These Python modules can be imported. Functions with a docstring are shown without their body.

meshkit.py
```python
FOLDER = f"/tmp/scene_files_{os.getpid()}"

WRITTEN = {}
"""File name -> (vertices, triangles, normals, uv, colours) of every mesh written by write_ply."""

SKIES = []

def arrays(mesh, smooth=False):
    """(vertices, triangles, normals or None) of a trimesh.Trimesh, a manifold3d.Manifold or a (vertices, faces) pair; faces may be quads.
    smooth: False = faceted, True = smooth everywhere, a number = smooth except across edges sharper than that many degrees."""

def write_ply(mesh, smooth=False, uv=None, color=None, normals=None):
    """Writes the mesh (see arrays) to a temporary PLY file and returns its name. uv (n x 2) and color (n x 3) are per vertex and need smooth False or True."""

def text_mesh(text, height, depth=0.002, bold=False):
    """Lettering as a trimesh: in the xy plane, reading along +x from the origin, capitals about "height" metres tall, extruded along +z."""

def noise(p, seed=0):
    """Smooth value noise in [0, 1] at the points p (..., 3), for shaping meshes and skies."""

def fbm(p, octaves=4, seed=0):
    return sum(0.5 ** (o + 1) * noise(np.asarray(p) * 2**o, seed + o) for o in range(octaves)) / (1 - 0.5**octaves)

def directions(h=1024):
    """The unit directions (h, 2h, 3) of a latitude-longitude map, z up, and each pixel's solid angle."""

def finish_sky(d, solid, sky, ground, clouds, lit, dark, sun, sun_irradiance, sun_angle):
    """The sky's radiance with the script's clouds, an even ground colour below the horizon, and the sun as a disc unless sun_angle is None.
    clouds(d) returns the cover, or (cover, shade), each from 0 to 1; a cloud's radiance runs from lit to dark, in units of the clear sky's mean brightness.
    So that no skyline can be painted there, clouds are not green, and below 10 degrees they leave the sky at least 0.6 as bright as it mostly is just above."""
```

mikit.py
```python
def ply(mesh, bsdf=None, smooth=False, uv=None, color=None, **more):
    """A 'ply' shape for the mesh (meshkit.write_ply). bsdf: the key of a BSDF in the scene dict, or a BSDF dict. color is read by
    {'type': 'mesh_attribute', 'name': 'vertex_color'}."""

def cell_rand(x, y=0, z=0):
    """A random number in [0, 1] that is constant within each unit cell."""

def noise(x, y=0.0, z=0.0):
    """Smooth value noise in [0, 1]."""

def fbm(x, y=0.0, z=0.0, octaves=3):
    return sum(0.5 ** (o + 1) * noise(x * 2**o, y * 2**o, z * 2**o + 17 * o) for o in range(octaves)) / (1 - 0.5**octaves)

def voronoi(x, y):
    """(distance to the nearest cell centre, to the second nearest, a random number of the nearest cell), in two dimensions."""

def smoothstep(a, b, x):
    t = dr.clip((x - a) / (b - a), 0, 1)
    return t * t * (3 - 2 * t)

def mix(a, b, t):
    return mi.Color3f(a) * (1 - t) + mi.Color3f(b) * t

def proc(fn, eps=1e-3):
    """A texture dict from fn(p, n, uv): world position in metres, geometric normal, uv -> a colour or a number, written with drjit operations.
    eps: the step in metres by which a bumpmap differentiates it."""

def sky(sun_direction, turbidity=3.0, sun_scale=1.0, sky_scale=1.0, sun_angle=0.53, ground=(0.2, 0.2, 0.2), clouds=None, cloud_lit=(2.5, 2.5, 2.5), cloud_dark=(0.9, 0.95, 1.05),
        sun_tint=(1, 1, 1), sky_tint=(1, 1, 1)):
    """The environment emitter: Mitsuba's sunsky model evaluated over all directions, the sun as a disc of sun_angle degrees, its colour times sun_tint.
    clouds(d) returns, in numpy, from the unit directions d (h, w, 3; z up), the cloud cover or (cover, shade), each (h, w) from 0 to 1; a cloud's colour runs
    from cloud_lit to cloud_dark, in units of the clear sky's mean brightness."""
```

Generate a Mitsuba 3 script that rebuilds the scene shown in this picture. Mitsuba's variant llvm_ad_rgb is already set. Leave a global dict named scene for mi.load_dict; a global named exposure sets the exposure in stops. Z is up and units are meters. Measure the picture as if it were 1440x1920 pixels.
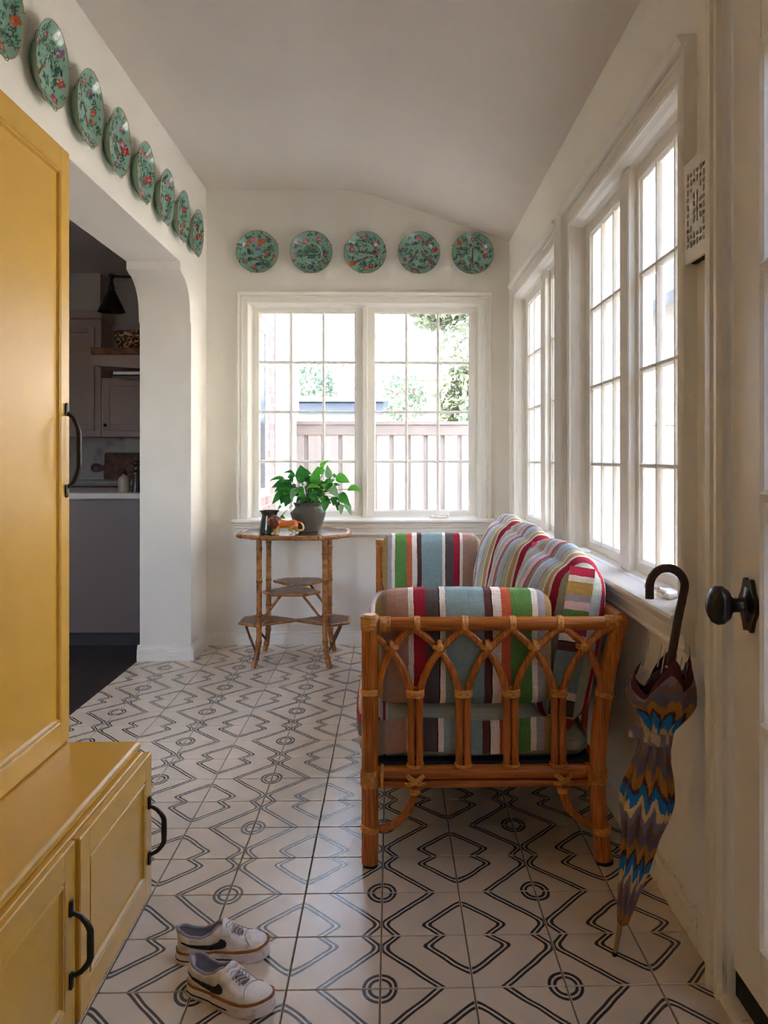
import math, random, colorsys
import numpy as np, trimesh, drjit as dr, mitsuba as mi, mikit, meshkit
import shapely.geometry as sg, shapely.affinity as sa
from shapely.ops import unary_union
from mikit import noise, fbm, voronoi, cell_rand, smoothstep, mix
random.seed(7); RNG = np.random.default_rng(7)
T = mi.ScalarTransform4f
scene, labels = {}, {}

# ------------------------------------------------------------------ camera, sky, exposure
CAM_H, YAW, FOCAL, CX, CY = 1.136, 0.0244, 1591.0, 773.0, 858.0     # metres, radians, pixels of a 1440 x 1920 frame
scene['camera'] = {'type': 'perspective', 'fov': math.degrees(2 * math.atan(720 / FOCAL)), 'fov_axis': 'x', 'near_clip': 0.05, 'far_clip': 500,
                   'principal_point_offset_x': (720 - CX) / 1440, 'principal_point_offset_y': (960 - CY) / 1920,
                   'to_world': T().look_at(origin=[0, 0, CAM_H], target=[math.sin(YAW), math.cos(YAW), CAM_H], up=[0, 0, 1])}
exposure = 5.22
def clouds(d):
    n = meshkit.fbm(d * np.array([2.5, 2.5, 5.0]), 5, 3)
    return np.clip((n - 0.42) * 4, 0, 1) * 0.8, np.clip((n - 0.55) * 2, 0, 0.4)
scene['sky'] = mikit.sky((-0.70, -0.32, 0.64), turbidity=4.0, sun_scale=1.0, sky_scale=1.6, ground=(0.3, 0.29, 0.27), clouds=clouds,
                         cloud_lit=(2.2, 2.15, 2.1), cloud_dark=(1.2, 1.2, 1.22), sky_tint=(0.97, 1.0, 1.04), sun_tint=(0.91, 1.0, 1.13))

# ------------------------------------------------------------------ colours and materials
def C(r, g, b):
    return [float(x / 12.92 if x <= 0.04045 else ((x + 0.055) / 1.055) ** 2.4) for x in (r / 255, g / 255, b / 255)]
def rgb(c): return {'type': 'rgb', 'value': list(c)}
def mat(name, c, rough=0.5, spec=0.5, metal=0.0, coat=0.0, bump=None, bs=0.001, **more):
    base = rgb(c) if not isinstance(c, dict) else c
    b = {'type': 'principled', 'base_color': base, 'roughness': rough, 'specular': spec, **more}
    if metal: b['metallic'] = metal
    if coat: b['clearcoat'] = coat; b['clearcoat_gloss'] = 0.9
    if bump is not None:
        b = {'type': 'bumpmap', 'bsdf': b, 'tex': bump, 'scale': bs}
    scene[name] = {'type': 'twosided', 'bsdf': b}
def plain(name, c, rough=0.8): mat(name, c, rough, 0.25)
def vcol(name, rough=0.4, coat=0.0, spec=0.5):
    mat(name, {'type': 'mesh_attribute', 'name': 'vertex_color'}, rough, spec, coat=coat)
def two(a, b, f):
    return mikit.proc(lambda p, n, uv: mix(a, b, f(p, n, uv)))

mat('m_plaster', two(C(232, 228, 219), C(237, 233, 225), lambda p, n, uv: fbm(p.x * 3, p.y * 3, p.z * 3)), 0.75, 0.2,
    bump=mikit.proc(lambda p, n, uv: 0.0012 * fbm(p.x * 9, p.y * 9, p.z * 9, 3)), bs=1.0)
plain('m_ceiling', C(214, 207, 199), 0.9)
scene['m_trim'] = {'type': 'twosided', 'bsdf': {'type': 'diffuse', 'reflectance': rgb(C(238, 234, 225))}}
mat('m_door', C(226, 218, 206), 0.35, 0.5)
mat('m_dirty_trim', two(C(229, 222, 208), C(150, 132, 110), lambda p, n, uv: smoothstep(0.62, 0.8, fbm(p.x * 60, p.y * 60, p.z * 25)) * smoothstep(0.14, 0.0, p.z) * 0.8), 0.4, 0.5)
mat('m_yellow', two(C(208, 163, 64), C(204, 158, 60), lambda p, n, uv: fbm(p.x * 2, p.y * 2, p.z * 2)), 0.30, 0.5)
mat('m_black_iron', C(24, 23, 25), 0.42, 0.5)
mat('m_bronze', C(30, 24, 24), 0.22, 0.7, metal=0.35)
mat('m_chrome', C(190, 185, 180), 0.25, 0.5, metal=1.0)
mat('m_brass', C(170, 140, 90), 0.3, 0.5, metal=1.0)
mat('m_hook', C(150, 120, 85), 0.4, 0.5, metal=0.8)
mat('m_white_enamel', C(238, 234, 226), 0.3, 0.5)
plain('m_dark_void', C(40, 35, 30))
mat('m_rubber', C(14, 14, 15), 0.6, 0.3)
scene['m_glass'] = {'type': 'thindielectric', 'int_ior': 1.5}
mat('m_grout', C(116, 101, 86), 0.9, 0.1)
mat('m_dark_floor', two(C(30, 24, 22), C(44, 34, 29), lambda p, n, uv: fbm(p.x * 14, p.y * 1.5, 0)), 0.4, 0.5)

# encaustic tile: printed double lines; period of two tiles
TS, TX, TY = 0.2, -0.0243, 1.8162
def tile_print(p, n, uv):
    a, b = (p.x - TX) / TS, (p.y - TY) / TS
    fx, fy = dr.floor(a), dr.floor(b)
    wob = 0.012
    a0 = a + wob * (noise(a * 5, b * 5, 3) - 0.5) * 2 * 0.7
    b0 = b + wob * (noise(a * 5, b * 5, 9) - 0.5) * 2 * 0.7
    fold = lambda t: dr.abs((t + 1) - 2 * dr.floor((t + 1) * 0.5) - 1)
    a0, b0 = fold(a0), fold(b0)
    def smax(x, y, k):
        h = dr.maximum(k - dr.abs(x - y), 0) / k
        return dr.maximum(x, y) + h * h * k * 0.25
    # zigzag round the circle
    g = 0.010 + smax(0.86 * (0.744 - b0), 0.70 * (b0 - 0.744), 0.14)
    s1 = dr.select(b0 < 0.744, 0.758, 0.819)
    t1 = (a0 - g) * s1
    # notched double lozenge round the odd corner
    aa = 1 - a0
    h = 0.448 - smax(0.86 * (0.78 - b0), 0.92 * (b0 - 0.78), 0.09)
    t2 = (dr.sqrt(aa * aa + 0.0036) - 0.03 - h) * dr.select(b0 < 0.78, 0.758, 0.736)
    def pair(t):
        t = dr.abs(t)
        return smoothstep(0.008, 0.015, t) * (1 - smoothstep(0.040, 0.047, t))
    ink = dr.maximum(pair(t1), pair(t2))
    r = dr.sqrt((a0 / 0.19) ** 2 + (b0 / 0.255) ** 2)
    ring = smoothstep(0.50, 0.54, r) * (1 - smoothstep(0.68, 0.72, r)) + smoothstep(0.80, 0.84, r) * (1 - smoothstep(0.98, 1.02, r))
    ink = dr.maximum(ink, ring)
    ea, eb = a - fx, b - fy
    edge = dr.minimum(dr.minimum(ea, 1 - ea), dr.minimum(eb, 1 - eb))
    ink = ink * smoothstep(0.012, 0.018, edge)
    tone = 0.93 + 0.09 * cell_rand(fx, fy, 5) + 0.06 * (fbm(p.x * 9, p.y * 9, 1) - 0.5)
    ground = mi.Color3f(*C(206, 191, 174)) * tone
    return mix(ground, mi.Color3f(*C(34, 30, 38)), ink * 0.97)
mat('m_tile', mikit.proc(tile_print), 0.28, 0.5, bump=mikit.proc(lambda p, n, uv: 0.0006 * fbm(p.x * 14, p.y * 14, 0, 2)), bs=1.0)

def grain(c1, c2, s=1.0):
    return two(c1, c2, lambda p, n, uv: smoothstep(0.3, 0.7, 0.6 * fbm(p.x * 55 * s, p.y * 55 * s, p.z * 55 * s) + 0.4 * noise(p.x * 11, p.y * 11, p.z * 11)))
plain('m_navy', C(44, 50, 70))
def cane(kx, ky, kz):
    return two(C(198, 118, 48), C(142, 76, 30), lambda p, n, uv: smoothstep(0.2, 0.85, 0.55 * noise(p.x * kx, p.y * ky, p.z * kz) + 0.25 * noise(p.x * kx * 0.3, p.y * ky * 0.3, p.z * kz * 0.3) + 0.20 * noise(p.x * 9, p.y * 9, p.z * 9)))
mat('m_rattan', cane(380, 380, 14), 0.24, 0.5, coat=0.35); mat('m_rattan_x', cane(14, 380, 380), 0.24, 0.5, coat=0.35); mat('m_rattan_y', cane(380, 14, 380), 0.24, 0.5, coat=0.35)
mat('m_binding', grain(C(222, 160, 80), C(176, 112, 48), 2.0), 0.4, 0.5)
mat('m_bamboo', grain(C(186, 128, 68), C(132, 80, 42), 0.8), 0.3, 0.5, coat=0.2)
mat('m_bamboo_node', grain(C(120, 72, 40), C(80, 44, 26)), 0.4, 0.5)
mat('m_shelf', grain(C(92, 52, 36), C(64, 34, 26), 0.6), 0.3, 0.5, coat=0.3)
mat('m_lacquer', grain(C(58, 40, 32), C(34, 22, 20), 0.6), 0.10, 0.6, coat=0.8)

mat('m_walnut', grain(C(110, 62, 44), C(66, 36, 28), 0.5), 0.45, 0.4)
# ------------------------------------------------------------------ mesh helpers
def num(key):
    if key not in scene and key not in labels and not any(k.startswith(key + '__') for k in scene): return key
    i = 1
    while True:
        k = f'{key}_{i:03d}'
        if k not in scene and k not in labels and not any(q.startswith(k + '__') for q in scene): return k
        i += 1
def tag(key, label=None, cat=None, group=None, kind=None):
    d = {}
    if label: d['label'] = label
    if cat: d['category'] = cat
    if group: d['group'] = group
    if kind: d['kind'] = kind
    if d: labels[key] = {**labels.get(key, {}), **d}
    return key
def thing(name, label, cat, group=None, kind=None):
    return tag(num(name), label, cat, group, kind)
def obj(name, mesh, m, label=None, cat=None, group=None, kind=None, smooth=30, uv=None, color=None):
    key = num(name)
    scene[key] = mikit.ply(mesh, m, smooth=smooth, uv=uv, color=color)
    return tag(key, label, cat, group, kind)
def part(parent, name, mesh, m, label=None, kind=None, smooth=30, uv=None, color=None):
    base = f'{parent}__{name}'; key = base; i = 1
    while key in scene or any(k.startswith(key + '__') for k in scene):
        key = f'{base}_{i:03d}'; i += 1
    scene[key] = mikit.ply(mesh, m, smooth=smooth, uv=uv, color=color)
    return tag(key, label, None, None, kind)
def tm(v, f): return trimesh.Trimesh(np.asarray(v, float), np.asarray(f, int), process=False)
def cat_(*ms): return trimesh.util.concatenate([m for m in ms])
def box(x0, x1, y0, y1, z0, z1, b=0.0):
    x0, x1 = sorted((x0, x1)); y0, y1 = sorted((y0, y1)); z0, z1 = sorted((z0, z1))
    b = min(b, 0.45 * min(x1 - x0, y1 - y0, z1 - z0))
    if b <= 0:
        m = trimesh.creation.box(extents=[x1 - x0, y1 - y0, z1 - z0])
        m.apply_translation([(x0 + x1) / 2, (y0 + y1) / 2, (z0 + z1) / 2]); return m
    pts = []
    for x in (x0, x1):
        for y in (y0, y1):
            for z in (z0, z1):
                sx, sy, sz = (b if x == x0 else -b), (b if y == y0 else -b), (b if z == z0 else -b)
                pts += [(x + sx, y + sy, z), (x + sx, y, z + sz), (x, y + sy, z + sz)]
    return trimesh.convex.convex_hull(np.array(pts))
def xf(m, M):
    m = m.copy(); m.apply_transform(M); return m
def mv(m, x=0, y=0, z=0): return xf(m, trimesh.transformations.translation_matrix([x, y, z]))
def rot(m, deg, ax, pt=(0, 0, 0)): return xf(m, trimesh.transformations.rotation_matrix(math.radians(deg), ax, pt))
def swap(m, fn):
    """the mesh with every vertex mapped by fn; faces flipped where the map mirrors"""
    v = np.array([fn(*p) for p in m.vertices])
    e = np.array([fn(1, 0, 0), fn(0, 1, 0), fn(0, 0, 1)]) - np.array(fn(0, 0, 0))
    f = m.faces[:, ::-1] if np.linalg.det(e) < 0 else m.faces
    return tm(v, f)
def tube(pts, r, n=12, cap=True):
    pts = np.asarray(pts, float); k = len(pts)
    r = np.full(k, r, float) if np.isscalar(r) else np.asarray(r, float)
    t = np.gradient(pts, axis=0); t /= np.maximum(np.linalg.norm(t, axis=1, keepdims=True), 1e-12)
    u = np.cross(t[0], [0, 0, 1.0])
    if np.linalg.norm(u) < 1e-3: u = np.cross(t[0], [1.0, 0, 0])
    u /= np.linalg.norm(u); rings = []; ang = np.arange(n) * 2 * np.pi / n
    for i in range(k):
        u = u - t[i] * (u @ t[i]); u /= np.linalg.norm(u); w = np.cross(t[i], u)
        rings.append(pts[i] + r[i] * (np.cos(ang)[:, None] * u + np.sin(ang)[:, None] * w))
    v = np.vstack(rings); f = []
    for i in range(k - 1):
        for j in range(n):
            a, b = i * n + j, i * n + (j + 1) % n
            f += [[a, b, b + n], [a, b + n, a + n]]
    if cap:
        v = np.vstack([v, pts[0], pts[-1]]); a, b = k * n, k * n + 1
        for j in range(n):
            f.append([a, (j + 1) % n, j]); f.append([b, (k - 1) * n + j, (k - 1) * n + (j + 1) % n])
    return tm(v, f)
def curve(ctrl, n=24):
    """Catmull-Rom through the points"""
    p = np.asarray(ctrl, float); p = np.vstack([2 * p[0] - p[1], p, 2 * p[-1] - p[-2]]); out = []
    m = len(p) - 3
    for i in range(m):
        for t in np.linspace(0, 1, max(2, n // m), endpoint=False):
            a, b, c, d = p[i:i + 4]
            out.append(0.5 * (2 * b + (c - a) * t + (2 * a - 5 * b + 4 * c - d) * t * t + (3 * b - a - 3 * c + d) * t ** 3))
    return np.array(out + [p[-2]])
def lathe(prof, n=32, rfun=None):
    """prof: (r, z) from bottom to top; closed where r is 0"""
    prof = np.asarray(prof, float); ang = np.arange(n) * 2 * np.pi / n; v = []
    for r, z in prof:
        rr = np.full(n, r) if rfun is None else r * rfun(ang, z)
        v.append(np.c_[rr * np.cos(ang), rr * np.sin(ang), np.full(n, z)])
    v = np.vstack(v); f = []
    for i in range(len(prof) - 1):
        for j in range(n):
            a, b = i * n + j, i * n + (j + 1) % n
            f += [[a, b, b + n], [a, b + n, a + n]]
    return tm(v, f)
def extr(poly, h):
    gs = getattr(poly, 'geoms', [poly])
    return cat_(*[trimesh.creation.extrude_polygon(g, h, engine='earcut') for g in gs])
def yz(m, x): return swap(m, lambda a, b, c: (x + c, a, b))          # extrusion drawn in (Y, Z), thickness along +X
def xz(m, y): return swap(m, lambda a, b, c: (a, y + c, b))          # extrusion drawn in (X, Z), thickness along +Y
def loop(prof, a0, a1, z0, z1, open_bottom=False):
    """mitred frame: prof = (offset outward from the rectangle, depth) closed section; local (a, depth, z)"""
    prof = np.asarray(prof, float); n = len(prof); v = []
    if open_bottom: cor = [(-1, 0, a0, z0), (-1, 1, a0, z1), (1, 1, a1, z1), (1, 0, a1, z0)]
    else: cor = [(-1, -1, a0, z0), (-1, 1, a0, z1), (1, 1, a1, z1), (1, -1, a1, z0)]
    for sa_, sz, a, z in cor:
        for o, d in prof: v.append((a + sa_ * o, d, z + sz * o))
    f = []; k = 4; segs = range(3) if open_bottom else range(4)
    for i in segs:
        for j in range(n):
            p, q = i * n + j, i * n + (j + 1) % n; r_, s_ = ((i + 1) % k) * n + j, ((i + 1) % k) * n + (j + 1) % n
            f += [[p, q, s_], [p, s_, r_]]
    if open_bottom:
        for e in (0, 3):
            c = [e * n + j for j in range(n)]
            for j in range(1, n - 1): f.append([c[0], c[j], c[j + 1]])
    m = tm(v, f); trimesh.repair.fix_normals(m); return m
def bar(prof, p, a0, a1):
    """straight moulding: closed section prof (depth, z) extruded along a"""
    m = extr(sg.Polygon(prof), a1 - a0)
    return swap(m, lambda x, y, c: (a0 + c, x, y))

# ------------------------------------------------------------------ the room shell
XL, XR, YB, YF, WT = -1.125, 0.72, 5.18, -1.6, 0.285
CEIL = [(XL - WT, 2.765), (-0.30, 2.765), (-0.20, 2.757), (-0.10, 2.733), (0.0, 2.70), (0.12, 2.66), (XR + 0.15, 2.405)]
ZC = lambda x: float(np.interp(x, [c[0] for c in CEIL], [c[1] for c in CEIL]))
obj('ceiling', xz(extr(sg.Polygon(CEIL + [(XR + 0.15, 2.95), (XL - WT, 2.95)]), YB - YF + 0.3), YF - 0.15), 'm_ceiling', 'white plaster ceiling sloping down towards the right windows', kind='structure')

# floor: a mortar bed and one entry for every tile
fl = obj('floor', cat_(box(XL - 0.01, XR, YF, YB, -0.05, -0.0035), box(-1.42, XL, 2.31, 4.835, -0.05, -0.0035)), 'm_grout', 'cream and black patterned cement tile floor of the sunroom', kind='structure')
for i in range(-8, 5):
    for j in range(-5, 18):
        x0, x1, y0, y1 = TX + TS * i, TX + TS * (i + 1), TY + TS * j, TY + TS * (j + 1)
        x1, y1 = min(x1, XR), min(y1, YB)
        if x1 <= XL:
            x0, y0, y1 = max(x0, -1.42), max(y0, 2.31), min(y1, 4.835)
        elif x0 < XL and (y1 < 2.31 or y0 > 4.835): x0 = XL
        if x1 - x0 < 0.01 or y1 - y0 < 0.01: continue
        g = 0.0018
        part(fl, 'tile', box(x0 + g, x1 - g, y0 + g, y1 - g, -0.012, RNG.uniform(-0.0002, 0.0002), 0.0012), 'm_tile', smooth=False)

# back wall with its window opening; left wall with the arched opening; right wall with two windows and a door
BW = (-0.868, 0.540, 0.762, 2.072)                                   # opening x0 x1 z0 z1
RN, RF = (2.064, 3.345, 0.768, 2.055), (3.63, 4.85, 0.768, 2.055)    # openings y0 y1 z0 z1
DR = (0.86, 1.755, 0.0, 2.30)
mp_back = lambda a, d, z: (a, YB + d, z)
mp_right = lambda a, d, z: (XR + d, a, z)
hole = lambda r: sg.box(r[0], r[2], r[1], r[3])
p = sg.Polygon([(XL, 0), (XR + 0.16, 0), (XR + 0.16, 2.8), (XL, 2.8)]).difference(hole(BW))
obj('wall_back', xz(extr(p, 0.16), YB), 'm_plaster', 'white plaster end wall around the garden window', kind='structure')
p = sg.Polygon([(YF, 0), (YB + 0.16, 0), (YB + 0.16, 2.5), (YF, 2.5)]).difference(unary_union([hole(RN), hole(RF), hole(DR)]))
obj('wall_right', yz(extr(p, 0.16), XR), 'm_plaster', 'white plaster side wall with two window pairs', kind='structure')
sy, sz_ = 4.79, 1.893
arc = [(sy - 0.018, sz_ - 0.004)] + [(sy - 0.018 - 0.235 * (1 - math.cos(t)) ** 1.25, sz_ + 0.235 * math.sin(t)) for t in np.linspace(0.05, 1.42, 16)]
arc += [(arc[-1][0] - 0.012, arc[-1][1] + 0.006), (4.549, arc[-1][1] + 0.012), (4.549, 2.18)]
op = [(2.31, -0.1), (sy, -0.1), (sy, sz_)] + arc + [(2.55, 2.18), (2.55, 2.14), (2.35, 1.98), (2.31, 1.893)]
p = sg.Polygon([(YF, 0), (YB + 0.16, 0), (YB + 0.16, 2.8), (YF, 2.8)]).difference(sg.Polygon(op))
obj('wall_left', yz(extr(p, WT), XL - WT), 'm_plaster', 'thick white plaster wall with the arched opening to the kitchen', kind='structure', smooth=25)
obj('wall_front', box(XL, XR, YF - 0.15, YF, 0, 2.8), 'm_plaster', 'white plaster wall at the near end of the sunroom', kind='structure')
BASE = [(0, 0.0), (-0.016, 0.0), (-0.016, 0.026), (-0.014, 0.030), (-0.014, 0.044), (-0.011, 0.050), (-0.011, 0.056), (-0.006, 0.063), (-0.005, 0.074), (0, 0.078)]
obj('baseboard_back', swap(bar(BASE, None, XL, XR), mp_back), 'm_trim', 'white stepped baseboard under the garden window', kind='structure')
obj('baseboard_right', swap(bar(BASE, None, 1.83, YB), mp_right), 'm_dirty_trim', 'white stepped baseboard behind the sofa', kind='structure')
BJ = [(d * 1.3, z * 1.12) for d, z in BASE]
jb = cat_(swap(bar(BJ, None, XL - WT - 0.012, XL + 0.018), lambda a, d, z: (a, sy + d, z)), swap(bar(BJ, None, sy - 0.02, YB), lambda a, d, z: (XL - d, a, z)))
obj('baseboard_left', jb, 'm_trim', 'white stepped baseboard round the foot of the arch', kind='structure')

CAS = [(0, 0.002), (0, -0.016), (0.006, -0.021), (0.030, -0.018), (0.040, -0.018), (0.043, -0.025), (0.050, -0.025), (0.053, -0.019), (0.060, -0.019), (0.063, -0.031), (0.070, -0.035), (0.078, -0.031), (0.080, -0.024), (0.080, 0.002)]
def window(key, label, mp, rect, sashes, mull, cranks, cw=1.0, hw=1.0, stool=True, ext=(0.025, 0.025)):
    a0, a1, z0, z1 = rect; w = thing(key, label, None, kind='structure')
    pr = [(o * cw, d) for o, d in CAS]
    part(w, 'casing', swap(loop(pr, a0, a1, z0 - 0.01, z1, True), mp), 'm_trim')
    if hw != 1.0:
        part(w, 'head_moulding', swap(bar([(-0.002, z1 + 0.058 * cw), (-0.036, z1 + 0.058 * cw), (-0.046, z1 + 0.072 * cw), (-0.046, z1 + 0.080 * cw), (-0.002, z1 + 0.084 * cw)], None, a0 - 0.076 * cw, a1 + 0.076 * cw), mp), 'm_trim')
    part(w, 'jamb', swap(loop([(0.0, -0.012), (0.0, 0.10), (-0.016, 0.10), (-0.016, 0.030), (-0.009, 0.024), (-0.009, 0.004), (-0.004, -0.004)], a0, a1, z0, z1), mp), 'm_trim')
    for m0, m1 in mull:
        part(w, 'mullion', swap(box(m0, m1, 0.018, 0.10, z0 + 0.012, z1 - 0.01, 0.004), mp), 'm_trim')
    for (g0, g1, h0, h1, n, (sl, sr, sb, st)) in sashes:
        s = part(w, 'sash', swap(cat_(*[
            bar_box for bar_box in (
                box(g0 - sl, g0, 0.045, 0.085, h0 - sb, h1 + st, 0.003), box(g1, g1 + sr, 0.045, 0.085, h0 - sb, h1 + st, 0.003),
                box(g0 - 0.004, g1 + 0.004, 0.0452, 0.085, h0 - sb, h0, 0.003), box(g0 - 0.004, g1 + 0.004, 0.0452, 0.085, h1, h1 + st, 0.003))],
            loop([(0.006, 0.050), (0.0, 0.050), (-0.006, 0.058), (-0.006, 0.064), (0.006, 0.064)], g0, g1, h0, h1)), mp), 'm_trim')
        pw, ph, mw = (g1 - g0) / n, (h1 - h0) / 4, 0.0085
        MU = lambda c: [(c - mw, 0.075), (c - mw, 0.060), (c - mw * 0.55, 0.050), (c + mw * 0.55, 0.050), (c + mw, 0.060), (c + mw, 0.075)]
        for i in range(1, n):
            m = extr(sg.Polygon(MU(g0 + pw * i)), h1 - h0)
            part(s, 'muntin', swap(m, lambda x, y, c: mp(x, y, h0 + c)), 'm_trim')
        for j in range(1, 4):
            m = extr(sg.Polygon(MU(h0 + ph * j)), g1 - g0)
            part(s, 'muntin', swap(m, lambda x, y, c: mp(g0 + c, y + 0.0004, x)), 'm_trim')
        for i in range(n):
            for j in range(4):
                q = np.array([mp(*v) for v in ((g0 + pw * i, 0.068, h0 + ph * j), (g0 + pw * (i + 1), 0.068, h0 + ph * j), (g0 + pw * (i + 1), 0.068, h0 + ph * (j + 1)), (g0 + pw * i, 0.068, h0 + ph * (j + 1)))])
                part(s, 'pane', tm(q, [[0, 1, 2], [0, 2, 3]]), 'm_glass', smooth=False)
    if stool:
        e0, e1 = a0 - 0.08 * cw - ext[0], a1 + 0.08 * cw + ext[1]
        part(w, 'stool', swap(bar([(0.09, z0 + 0.012), (0.03, z0 + 0.010), (-0.05, z0), (-0.061, z0 - 0.005), (-0.064, z0 - 0.012), (-0.061, z0 - 0.019), (-0.05, z0 - 0.023), (0.09, z0 - 0.023)], None, e0, e1), mp), 'm_trim', smooth=40)
        zb = z0 - 0.0231
        part(w, 'apron', swap(bar([(0.0, zb), (-0.044, zb), (-0.044, zb - 0.008), (-0.036, zb - 0.020), (-0.036, zb - 0.028), (-0.028, zb - 0.032), (-0.024, zb - 0.060), (-0.028, zb - 0.064), (-0.028, zb - 0.070), (-0.018, zb - 0.080), (0.0, zb - 0.084)], None, e0 + 0.012, e1 - 0.012), mp), 'm_trim')
    for c in cranks:
        zc = z0 + 0.006
        body = [box(c - 0.055, c + 0.055, -0.018, 0.030, zc, zc + 0.014, 0.005), tube([(c - 0.02, -0.012, zc + 0.012), (c - 0.02, -0.030, zc + 0.022)], 0.008, 10),
                tube(curve([(c - 0.02, -0.030, zc + 0.024), (c + 0.01, -0.034, zc + 0.020), (c + 0.045, -0.036, zc + 0.018)], 8), 0.005, 8), mv(trimesh.creation.icosphere(2, 0.010), c + 0.05, -0.036, zc + 0.02)]
        part(w, 'crank_handle', swap(cat_(*body), mp), 'm_white_enamel', 'small white casement crank')
    return w
S4 = (0.05, 0.05, 0.045, 0.042)
window('window_1', 'white double casement window in the end wall above the bamboo table', mp_back, BW,
       [(-0.8125, -0.2215, 0.807, 2.028, 3, (0.046, 0.045, 0.045, 0.035)), (-0.103, 0.482, 0.807, 2.028, 3, (0.045, 0.05, 0.045, 0.035))], [(-0.178, -0.147)], [0.29], cw=0.86, hw=1.2)
window('window_2', 'white double casement window in the side wall nearest the umbrella', mp_right, RN,
       [(2.77, 3.265, 0.815, 2.0, 3, (0.075, 0.07, 0.04, 0.045)), (2.13, 2.615, 0.815, 2.0, 3, (0.055, 0.08, 0.04, 0.045))], [(2.636, 2.730)], [3.22, 2.20], hw=1.2, ext=(0.0, 0.0))
window('window_3', 'white double casement window in the side wall at the far end of the sofa', mp_right, RF,
       [(4.195, 4.76, 0.815, 2.0, 3, (0.07, 0.075, 0.04, 0.045)), (3.70, 4.06, 0.815, 2.0, 3, (0.055, 0.07, 0.04, 0.045))], [(4.08, 4.185)], [4.80], hw=1.2, ext=(0.0, 0.05))
obj('trim_1', swap(box(3.426, 3.549, -0.033, 0.0, 0.66, 2.135, 0.003), mp_right), 'm_trim', 'flat white board between the two side windows', kind='structure')

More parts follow.
